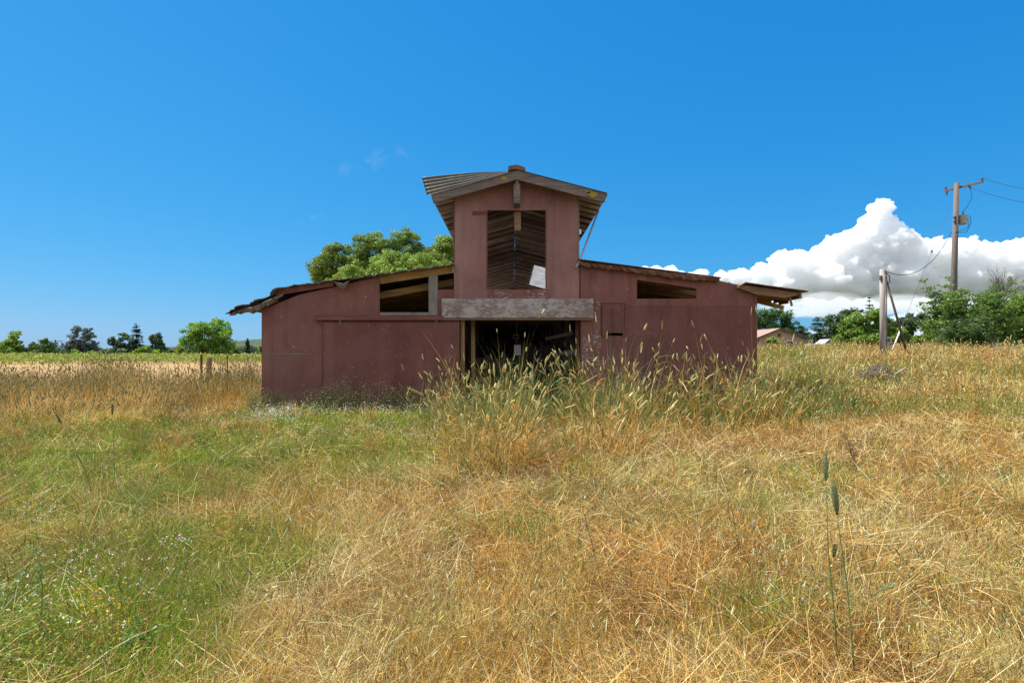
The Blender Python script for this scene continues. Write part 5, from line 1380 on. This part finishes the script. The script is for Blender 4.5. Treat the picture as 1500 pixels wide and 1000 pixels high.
# tall canary grass in clumps round the doorway
def canary(n, cx, cy, rx_, ry_, h0, h1, dry, parts, heads, lean=18, leafn=4):
    r = np.sqrt(rng.random(n)); a = rng.random(n) * 2 * pi
    x = cx + r * np.cos(a) * rx_; y = np.minimum(cy + r * np.sin(a) * ry_, 14.75 if abs(cx) < 7 else 99); z = ground_z(x, y)
    L = rng.uniform(h0, h1, n) * (1 - .25 * r ** 2) * (1.14 if cy > 10 else 1.0)
    az = np.arctan2(np.sin(a) * .6 + rng.normal(0, .5, n), np.cos(a) + rng.normal(0, .6, n)); L = L * np.where(rng.random(n) < .22, rng.uniform(1.0, 1.22, n), rng.uniform(.62, .95, n))
    th0 = np.abs(rng.normal(R(7), R(lean * .7), n)); th1 = th0 + np.abs(rng.normal(R(6), R(20), n))
    isd = rng.random(n) < dry
    col = np.where(isd[:, None], straw_col(x, y, n) * np.array([.95, .85, .7]), green_col(n, [(.17, .23, .06), (.23, .27, .08), (.12, .19, .05)]))
    w = np.maximum(.0055, .00085 * y) * rng.uniform(.7, 1.35, n)
    tipc = np.where(isd[:, None], STRAW[1] * .9, np.array([.33, .34, .12]))
    v, c, i, k, tip, td = blades(x, y, z, L, az, th0, th1, w, col, 5, None, tipc)
    parts.append((v, c, i, k))
    hd = rng.random(n) < .55; m = hd.sum()
    hc = np.where((rng.random(m) < .7)[:, None], np.array([.66, .56, .24]), np.array([.40, .36, .14])) * (1 + rng.normal(0, .24, (m, 1)))
    heads.append(spindles(tip[hd], td[hd] + rng.normal(0, .08, (m, 3)), np.exp(rng.normal(np.log(.125), .32, m)) * (.85 + .02 * y[hd]), rng.uniform(.008, .018, m), np.clip(hc, .02, .8), 6))
    # leaves up the stalks and a leafy base
    m = n * leafn; j = rng.integers(0, n, m); t = rng.random(m) * .7
    rr = np.sin(th0[j]) * L[j] * t
    bx, by, bz = x[j] + np.cos(az[j]) * rr, y[j] + np.sin(az[j]) * rr, z[j] + np.cos(th0[j]) * L[j] * t
    col2 = np.where((rng.random(m) < dry + .12)[:, None], straw_col(bx, by, m) * np.array([1, .85, .68]), green_col(m, [(.10, .18, .05), (.16, .23, .06), (.07, .14, .045)]))
    th0b = np.abs(rng.normal(R(28), R(16), m)); th1b = th0b + np.abs(rng.normal(R(60), R(35), m))
    v, c, i, k, _, _ = blades(bx, by, bz, rng.uniform(.18, .46, m), rng.random(m) * 2 * pi, th0b, th1b, np.maximum(.007, .0011 * by) * rng.uniform(.5, 1.3, m), col2, 4)
    parts.append((v, c, i, k))
    m = n * 5; r = np.sqrt(rng.random(m)); a = rng.random(m) * 2 * pi
    bx = cx + r * np.cos(a) * rx_ * 1.15; by = np.minimum(cy + r * np.sin(a) * ry_ * 1.15, 14.8 if abs(cx) < 7 else 99)
    col3 = np.where((rng.random(m) < dry)[:, None], straw_col(bx, by, m) * np.array([.95, .8, .65]), green_col(m, [(.10, .19, .05), (.19, .27, .05), (.07, .145, .045)]))
    th0b = np.abs(rng.normal(R(6), R(16), m)); th1b = th0b + np.abs(rng.normal(R(25), R(30), m))
    v, c, i, k, _, _ = blades(bx, by, ground_z(bx, by), rng.uniform(.30, 1.22, m) * h0, rng.random(m) * 2 * pi, th0b, th1b, np.maximum(.006, .0009 * by) * rng.uniform(.6, 1.4, m), col3, 4)
    parts.append((v, c, i, k))
parts, heads = [], []
for args in ((150, -.3, 7.6, .6, .9, .75, 1.40, .72), (120, -.6, 10.6, .9, 1.2, .9, 1.75, .25), (90, .25, 12.2, 1.0, 1.3, .8, 1.75, .2), (80, 1.35, 8.8, .6, .9, .7, 1.3, .75),
             (120, 1.9, 11.6, .8, 1.3, 1.0, 2.0, .3), (70, 3.0, 12.4, .9, 1.1, .8, 1.6, .3), (130, 4.5, 12.3, 1.1, 1.3, .9, 1.85, .35), (70, 5.7, 12.6, .8, 1.2, .9, 1.65, .3),
             (110, 7.0, 13.6, .9, 1.7, .8, 1.3, .1), (34, 2.6, 10.2, .8, 1.0, .6, 1.1, .7), (36, 4.0, 10.4, 1.2, .8, .6, 1.05, .7), (26, -.2, 13.9, .9, .5, .9, 1.5, .1), (30, 1.4, 14.1, 1.0, .5, .9, 1.5, .15), (24, -1.6, 13.2, .7, .8, .6, 1.1, .3), (16, 8.6, 15.5, 1.0, 2, .7, 1.1, .4), (40, 10.6, 17.3, 1.5, .7, .45, .75, .45), (26, 12.6, 18.2, .9, .8, .4, .7, .5), (24, 24.5, 28.6, 1.4, .5, .5, .8, .5), (8, .05, 13.2, .25, .4, 1.8, 2.15, .1), (10, 5.3, 12.6, .8, .6, 1.9, 2.3, .3), (20, .1, 12.9, 1.5, .8, 1.55, 2.1, .45), (22, 2.3, 12.5, 1.3, .9, 1.65, 2.25, .5), (26, 4.9, 12.6, 1.4, .9, 1.65, 2.3, .5), (9, -1.6, 12.4, .9, .8, 1.2, 1.8, .6)):
    canary(*args, parts, heads)
o = big_mesh('tall_grass', *join(parts + heads), MATS['blade']); tag(o, 'tall canary grass with pale seed heads in front of the barn', 'grass', kind='stuff')

# band of tall grass at the left, before the mown field
parts, heads = [], []
n = 12500
y = 12.2 + rng.random(n) ** .9 * 13; x = rng.uniform(-1.02, -.43, n) * y - .3
ok = (vnoise(x, y, 1.6, 95) > .34) & (x < -6.9); x, y = x[ok], y[ok]; n = len(x)
z = ground_z(x, y); edge = sm((y - 12) / 3)
L = rng.uniform(.55, 1.22, n) * (.45 + .55 * edge) * (.55 + .8 * vnoise(x, y, 1.9, 97))
az = lay(x, y) + rng.normal(0, 1, n); th0 = np.abs(rng.normal(R(4), R(11), n)); th1 = th0 + np.abs(rng.normal(R(8), R(14), n))
gm = vnoise(x, y, 3.0, 99) + .2 * rng.random(n)
col = np.where((gm > .62)[:, None], green_col(n, [(.20, .19, .06), (.26, .22, .08)]), straw_col(x, y, n) * np.array([1.05, 1.0, .92]))
tipc = col * .8 + np.array([.07, .06, .02])
v, c, i, k, tip, td = blades(x, y, z, L, az, th0, th1, np.maximum(.005, .00055 * y) * rng.uniform(.7, 1.3, n), col, 3, None, tipc)
parts.append((v, c, i, k))
hd = rng.random(n) < .5; m = hd.sum()
hc = np.array([(.36, .29, .13), (.52, .41, .20), (.28, .25, .10)])[rng.integers(0, 3, m)]
heads.append(spindles(tip[hd], td[hd] + .02, rng.uniform(.07, .13, m), rng.uniform(.009, .014, m), hc, 4))
n = 34000
y = 11.6 + rng.random(n) * 12; x = rng.uniform(-1.02, -.44, n) * y - .2; ok = x < -6.75; x, y = x[ok], y[ok]; n = len(x)
v, c, i, k, _, _ = blades(x, y, ground_z(x, y), rng.uniform(.2, .6, n), lay(x, y) + rng.normal(0, 1, n), np.abs(rng.normal(R(22), R(20), n)), np.abs(rng.normal(R(60), R(30), n)), .0007 * y * rng.uniform(.7, 1.4, n), straw_col(x, y, n) * np.array([1.05, .98, .9]))
parts.append((v, c, i, k))
o = big_mesh('meadow_grass', *join(parts + heads), MATS['blade']); tag(o, 'band of tall brown and olive meadow grass at the edge of the field', 'grass', kind='stuff')

# rough grass on the rising ground at the right
parts, heads = [], []
n = 30000
y = 12 + rng.random(n) ** 1.3 * 40; x = 6.9 + rng.random(n) * (y * .92 - 4.5); z = ground_z(x, y)
keep = vnoise(x, y, 2.4, 101) > .25; x, y, z = x[keep], y[keep], z[keep]; n = len(x)
L = rng.uniform(.25, .7, n) * (.6 + .7 * vnoise(x, y, 2.0, 103)); az = rng.random(n) * 6.28
gm = vnoise(x, y, 2.6, 105) + .25 * rng.random(n) + .42 * np.exp(-((x - 8.2) / 3.2) ** 2) * np.exp(-((y - 17) / 9) ** 2)
col = np.where((gm > .68)[:, None], green_col(n, [(.22, .27, .045), (.31, .33, .07), (.15, .22, .04)]), straw_col(x, y, n))
th0 = np.abs(rng.normal(R(8), R(14), n)); th1 = th0 + np.abs(rng.normal(R(20), R(22), n))
v, c, i, k, tip, td = blades(x, y, z, L, az, th0, th1, .00062 * y * rng.uniform(.7, 1.4, n), col)
parts.append((v, c, i, k)); hd = rng.random(n) < .25; m = hd.sum()
heads.append(spindles(tip[hd], td[hd] + .02, rng.uniform(.05, .11, m), .0007 * y[hd], np.clip(straw_col(x[hd], y[hd], m) * .95, .02, .8), 4))
o = big_mesh('hillside_grass', *join(parts + heads), MATS['blade']); tag(o, 'rough half dried grass on the rise beside the barn', 'grass', kind='stuff')

# dried mustard stalks along the wall foot
parts = []
n = 1500
x = rng.uniform(XL - .1, WX(668, BY), n); y = 14.7 - rng.random(n) ** 1.5 * .9
v, c, i, k, tip, td = blades(x, y, ground_z(x, y), rng.uniform(.15, .85, n) * (.35 + vnoise(x, y, .5, 131)), rng.random(n) * 6.28, np.abs(rng.normal(0, R(16), n)), np.abs(rng.normal(R(25), R(22), n)), np.full(n, .009), np.where((rng.random(n) < .6)[:, None], green_col(n, [(.12, .16, .05), (.17, .19, .07)]), STRAW[4] * .8), 4)
parts.append((v, c, i, k))
m = 8000; j = rng.integers(0, n, m); P = tip[j] + rng.normal(0, .10, (m, 3)) - np.array([0, 0, .08])
v, c, i = leaf_quads(P, rdir(m), rdir(m), np.full(m, .04), np.full(m, .018)); parts.append((v, c, i, np.repeat(green_col(m, [(.20, .25, .08), (.32, .33, .14), (.13, .19, .05)]), 4, 0)))
o = big_mesh('wall_weeds', *join(parts), MATS['blade']); tag(o, 'wiry weeds growing along the foot of the red barn wall', 'weeds', kind='stuff')

# single plants that stand out
def stalk(label, pts, rad, head, col, headcol, name='grass_stalk', cat='grass stalk', side=()):
    b = pts[0]; t = thing(name, label, cat, (b[0], b[1], gz(b[0], b[1])))
    pts = [Vector((b[0], b[1], gz(b[0], b[1]) - .02))] + [Vector(p) for p in pts[1:]]
    m_ = mottled('stalk_' + str(len(MATS)), tuple(c * .85 for c in col), col, 14, .8, 0, .2)
    mb = MB(); mb.tube(pts, [rad * (1 - .55 * q) for q in np.linspace(0, 1, len(pts))], 7); st = mb.build('stem', m_, t, smooth=True)
    if head:
        a = pts[-1]; d = (pts[-1] - pts[-2]).normalized(); L, r = head
        nn = 420; s_ = rng.random(nn); ax = np.array(a) + np.array(d)[None] * (s_ * L)[:, None]; rad_ = r * np.sin(np.pi * (.06 + .90 * s_)) ** .6
        o_ = rdir(nn); o_ -= np.array(d) * (o_ @ np.array(d))[:, None]; o_ /= np.linalg.norm(o_, axis=1, keepdims=True)
        v, c, i = leaf_quads(ax + o_ * rad_[:, None] * .8, o_ * .6 + np.array(d), np.cross(o_, np.array(d)) + o_ * .4, np.full(nn, .017) * rng.uniform(.6, 1.3, nn), np.full(nn, .0038))
        core = spindles(np.array([a]), np.array([d]), np.array([L]), np.array([r * .8]), np.array([headcol]) * .8, 9)
        o2 = big_mesh('seed_head', *join([(v, c, i, np.repeat(np.clip(palette(nn, [headcol, tuple(x * 1.35 for x in headcol)], .15), .01, .8), 4, 0)), core]), MATS['blade'], t)
    for p, q, w_ in side:
        p, q = Vector(p), Vector(q); mid = p.lerp(q, .5) + Vector((0, 0, .25 * (q - p).length))
        mb = MB(); mb.sheet([[p + Vector((0, 0, w_)), mid + Vector((0, 0, w_)), q], [p, mid - Vector((0, 0, w_ * .3)), q - Vector((0, 0, w_ * .2))]], .001, (0, 1, 0)); mb.build('blade', m_, t)
    return t
SG, SH = (.12, .17, .045), (.20, .22, .10)
Y = 2.6
SG, SH = (.11, .165, .045), (.33, .37, .17)
stalk('tall dark green seed head on a straight stalk near the camera', [W(1232, 1040, Y), W(1222, 900, Y + .05), W(1213, 800, Y + .1), W(1210, 703, Y + .12)], .0036, (.125, .0115), SG, SH)
stalk('second tall seed head, leaning past the straight stalk beside it', [W(1253, 1040, Y - .1), W(1250, 960, Y - .1), W(1240, 850, Y - .05), W(1231, 790, Y), W(1226.5, 753, Y)], .0038, (.135, .0132), SG, (.30, .34, .16),)
stalk('short pale green seed head bowed over the straw', [W(1190, 1030, 2.95), W(1200, 935, 2.95), W(1240, 895, 3.05), W(1291, 864, 3.1)], .0026, (.085, .012), (.22, .22, .09), (.42, .43, .20))
stalk('little green seed head between two tall stalks', [W(1195, 1020, 3.0), W(1212, 880, 3.1), W(1221, 815, 3.1)], .0024, (.07, .0105), SG, (.27, .30, .12))
stalk('dry thin stalk with drooping bleached husk', [W(1118, 960, 3.4), W(1103, 900, 3.4), W(1100, 850, 3.4), W(1104, 775, 3.4)], .003, (.05, .012), (.40, .31, .13), (.66, .55, .34))
for lab, pts, r_, col in (
        ('dark bent stalk with spiky olive head in the green patch', [W(142, 732, 6.0), W(125, 690, 6.0), W(104, 645, 6.0), W(90, 620, 6.0)], .0042, (.20, .18, .08)),
        ('thin upright olive stalk next to the dark bent one', [W(165, 728, 6.2), W(168, 690, 6.2), W(166, 640, 6.2), W(165, 607, 6.2)], .0036, (.20, .21, .08))):
    stalk(lab, pts, r_, (.12, .010), col, (.26, .24, .12))
def forb(label, pts, rad, col, leafcol, nl, ls, seed):
    b = pts[0]; t = thing('weed_stalk', label, 'weed', (b[0], b[1], gz(b[0], b[1])))
    pts = [Vector((b[0], b[1], gz(b[0], b[1]) - .02))] + [Vector(p) for p in pts[1:]]; random.seed(seed)
    mb = MB(); mb.tube(pts, [rad * (1 - .6 * q) for q in np.linspace(0, 1, len(pts))], 6)
    P = []
    for q in range(nl):
        s_ = random.uniform(.3, 1) * (len(pts) - 1.001); i0 = int(s_); p = pts[i0].lerp(pts[i0 + 1], s_ - i0)
        tip = p + Vector((random.uniform(-1, 1), random.uniform(-1, 1), random.uniform(.2, 1.2))) * ls * 2.2
        mb.tube([p, tip], [rad * .35, rad * .2], 4); P += [tip, p.lerp(tip, .6)]
    m_ = mottled('stalk_' + str(len(MATS)), tuple(c * .8 for c in col), col, 14, .8, 0, .2)
    mb.build('stem', m_, t, smooth=True)
    P = np.array([tuple(p) for p in P]); P = np.repeat(P, 3, 0) + rng.normal(0, ls * .4, (len(P) * 3, 3)); m = len(P)
    v, c, i = leaf_quads(P, rdir(m), rdir(m), ls * rng.uniform(.6, 1.4, m), ls * .4 * np.ones(m))
    big_mesh('foliage', v, c, i, np.repeat(np.clip(palette(m, leafcol, .15), .01, .8), 4, 0), MATS['leaf'], t)
forb('thin reddish stalk standing alone in the middle of the straw', [W(892, 905, 3.6), W(880, 850, 3.62), W(866, 790, 3.64), W(852, 740, 3.66)], .0035, (.26, .13, .085), [(.22, .20, .09), (.30, .24, .12)], 16, .016, 3)
forb('dry brown branching weed beside the pale leaning straw', [W(1090, 850, 3.9), W(1083, 810, 3.9), W(1075, 760, 3.9), W(1068, 725, 3.9)], .003, (.28, .17, .08), [(.34, .27, .08), (.42, .34, .10)], 26, .015, 5)
forb('tufted brown dock stalk on the open dry slope', [W(1262, 712, 6.9), W(1254, 690, 6.9), W(1246, 660, 6.9), W(1240, 640, 6.9)], .010, (.26, .13, .06), [(.33, .19, .08), (.40, .24, .10)], 34, .03, 7)
forb('dark arching twig fallen across the mid green grass', [W(610, 782, 5.0), W(590, 745, 5.1), W(560, 722, 5.2), W(500, 712, 5.3)], .006, (.15, .10, .07), [(.22, .20, .08)], 12, .02, 8)
forb('grey green mustard stem rising from the flowers in the corner', [W(55, 1010, 2.8), W(60, 930, 2.82), W(62, 860, 2.84), W(55, 790, 2.86)], .004, (.20, .25, .07), [(.30, .36, .08), (.40, .43, .16), (.20, .29, .05)], 30, .022, 9)
forb('leafy green radish plant under the yellow flowers', [W(190, 1010, 2.75), W(200, 960, 2.75), W(212, 925, 2.75)], .004, (.12, .20, .04), [(.10, .21, .035), (.14, .26, .05)], 22, .035, 10)
forb('broad leaved dark weed at the very edge of the yard', [W(2, 935, 3.1), W(6, 900, 3.1), W(12, 862, 3.1)], .005, (.16, .21, .06), [(.22, .31, .05), (.33, .37, .16)], 16, .045, 11)
forb('small pale flowered green plant between dry stalks', [W(1125, 970, 3.1), W(1128, 920, 3.1), W(1126, 880, 3.1)], .003, (.17, .24, .06), [(.17, .25, .05), (.24, .31, .08)], 24, .016, 12)
forb('low green thistle on the dry slope', [W(1472, 720, 6.4), W(1472, 706, 6.4), W(1471, 697, 6.4)], .006, (.12, .16, .06), [(.10, .15, .05), (.15, .19, .08)], 16, .04, 13)
# ------------------------------------------------------------------ clouds: closed bodies of water droplets (volume scattering)
def cloud_mat(name, density, col):
    m, nt, out = new_mat(name); k = NT(nt)
    b = k.n.new('ShaderNodeVolumeScatter'); b.inputs['Color'].default_value = (*col, 1)
    b.inputs['Density'].default_value = density; b.inputs['Anisotropy'].default_value = .15
    k.l.new(b.outputs[0], out.inputs['Volume']); m.cycles.homogeneous_volume = True
cloud_mat('cloud', .065, (.9915, .9930, .9962)); cloud_mat('cloud_thin', .0042, (.93, .945, .97))
S.cycles.volume_bounces = 32
S.cycles.max_bounces = 40
def cloud(name, label, spec, Y, seed, voxel, depth=1.0, kids=(15, 10, 4), squash=(1, 1, .92), mat='cloud', disp=None):
    r_ = np.random.default_rng(seed)
    sp = []
    for px, py, rp in spec:
        c = np.array(W(px, py, Y)); r = rp * Y / F
        c[1] += r_.uniform(-.5, .5) * r * depth
        sp.append((c, r))
        for a in range(kids[0]):
            d = r_.normal(size=3); d /= np.linalg.norm(d); d[2] = abs(d[2]) * 1.0 - .25; d[1] = -abs(d[1]) if r_.random() < .7 else d[1]
            c2 = c + d * r * np.array(squash) * r_.uniform(.75, 1.05); r2 = r * r_.uniform(.20, .46); sp.append((c2, r2))
            for b in range(kids[1]):
                d2 = r_.normal(size=3); d2 /= np.linalg.norm(d2); d2[2] = d2[2] * .8 + .2
                c3 = c2 + d2 * r2 * np.array(squash) * r_.uniform(.75, 1.05); r3 = r2 * r_.uniform(.24, .5); sp.append((c3, r3))
                for e in range(kids[2]):
                    d3 = r_.normal(size=3); d3 /= np.linalg.norm(d3); d3[2] = d3[2] * .8 + .15
                    sp.append((c3 + d3 * r3 * r_.uniform(.8, 1.1), r3 * r_.uniform(.25, .5)))
    bm = bmesh.new(); bmesh.ops.create_icosphere(bm, subdivisions=1 if len(sp) > 4000 else 2, radius=1.04)
    bv = np.array([v.co[:] for v in bm.verts]); bf = np.array([[v.index for v in f.verts] for f in bm.faces]); bm.free()
    V = np.concatenate([c + bv * r * np.array(squash) for c, r in sp]); I = np.concatenate([bf.ravel() + i * len(bv) for i in range(len(sp))])
    loc = np.array([c for c, r in sp]).mean(0)
    o = big_mesh(name, V, np.full(len(sp) * len(bf), 3), I, None, MATS[mat], loc=tuple(loc))
    for nm, sc_, dep, st in (('puffs', 75, 3, disp[0]), ('fine', 24, 4, disp[1])) if disp else ():
        tx_ = bpy.data.textures.new(name + '_' + nm, 'CLOUDS'); tx_.noise_scale = sc_; tx_.noise_depth = dep
        dp = o.modifiers.new(nm, 'DISPLACE'); dp.texture = tx_; dp.strength = st; dp.mid_level = .5; dp.texture_coords = 'LOCAL'
    rm = o.modifiers.new('remesh', 'REMESH'); rm.mode = 'VOXEL'; rm.voxel_size = voxel; rm.use_smooth_shade = True
    tag(o, label, 'cloud'); return o
CY = 2500.0
cloud('cumulus_cloud', 'towering white cumulus bank with a pointed top above the utility poles',
      [(1284, 310, 17), (1276, 326, 18), (1264, 344, 20), (1300, 340, 20), (1243, 360, 24), (1215, 375, 26), (1290, 372, 38), (1180, 388, 26), (1150, 388, 24), (1120, 400, 18), (1085, 406, 16), (1055, 408, 13), (1250, 400, 38),
       (1335, 374, 28), (1370, 382, 32), (1410, 376, 30), (1450, 382, 30), (1490, 380, 32), (1530, 384, 36), (1200, 412, 30), (1140, 416, 22), (1320, 408, 36), (1400, 408, 34), (1470, 408, 34), (1540, 412, 34), (1095, 420, 14)] + [(x, 424 + 3 * sin(x), 17) for x in range(1125, 1560, 15)] + [(1262, 352, 22), (1300, 352, 24), (1325, 362, 22), (1283, 330, 20)],
      CY, 3, 4.2)
cloud('cumulus_cloud', 'small white cloud top just above the low barn roof', [(945, 397, 9), (962, 397, 10), (980, 399, 10), (998, 403, 8), (930, 399, 7), (1025, 404, 11), (1010, 407, 9)], CY, 5, 4.0, kids=(12, 8, 4))
def flat_cloud(label, spans, Y, seed):
    r_ = np.random.default_rng(seed); sp = []
    for px0, px1, py, th in spans:
        n = max(3, int((px1 - px0) / (th * 1.3)))
        for t in np.linspace(0, 1, n): sp.append((px0 + (px1 - px0) * t + r_.normal(0, th * .3), py + r_.normal(0, th * .12), th * r_.uniform(.8, 1.25)))
    return cloud('flat_cloud', label, sp, Y, seed, 10.0, 1.5, (6, 3, 0), (1.9, 1.9, .5), 'cloud_thin', (70, 40))
flat_cloud('long flat grey cloud layer under the big cumulus', [(1165, 1570, 438, 24), (1215, 1570, 452, 22), (1330, 1570, 440, 26)], 3300, 11)
flat_cloud('thin veil of cloud hanging along the base of the big cumulus', [(1120, 1570, 441, 16), (1200, 1570, 450, 14)], 2250, 17)
flat_cloud('lower streak of pale cloud over the tree tops', [(1285, 1570, 472, 22), (1185, 1320, 488, 12), (1350, 1570, 490, 18)], 4200, 12)
flat_cloud('ragged white cloud wisp beside the broken barn eave', [(1138, 1172, 456, 13)], 3000, 13)
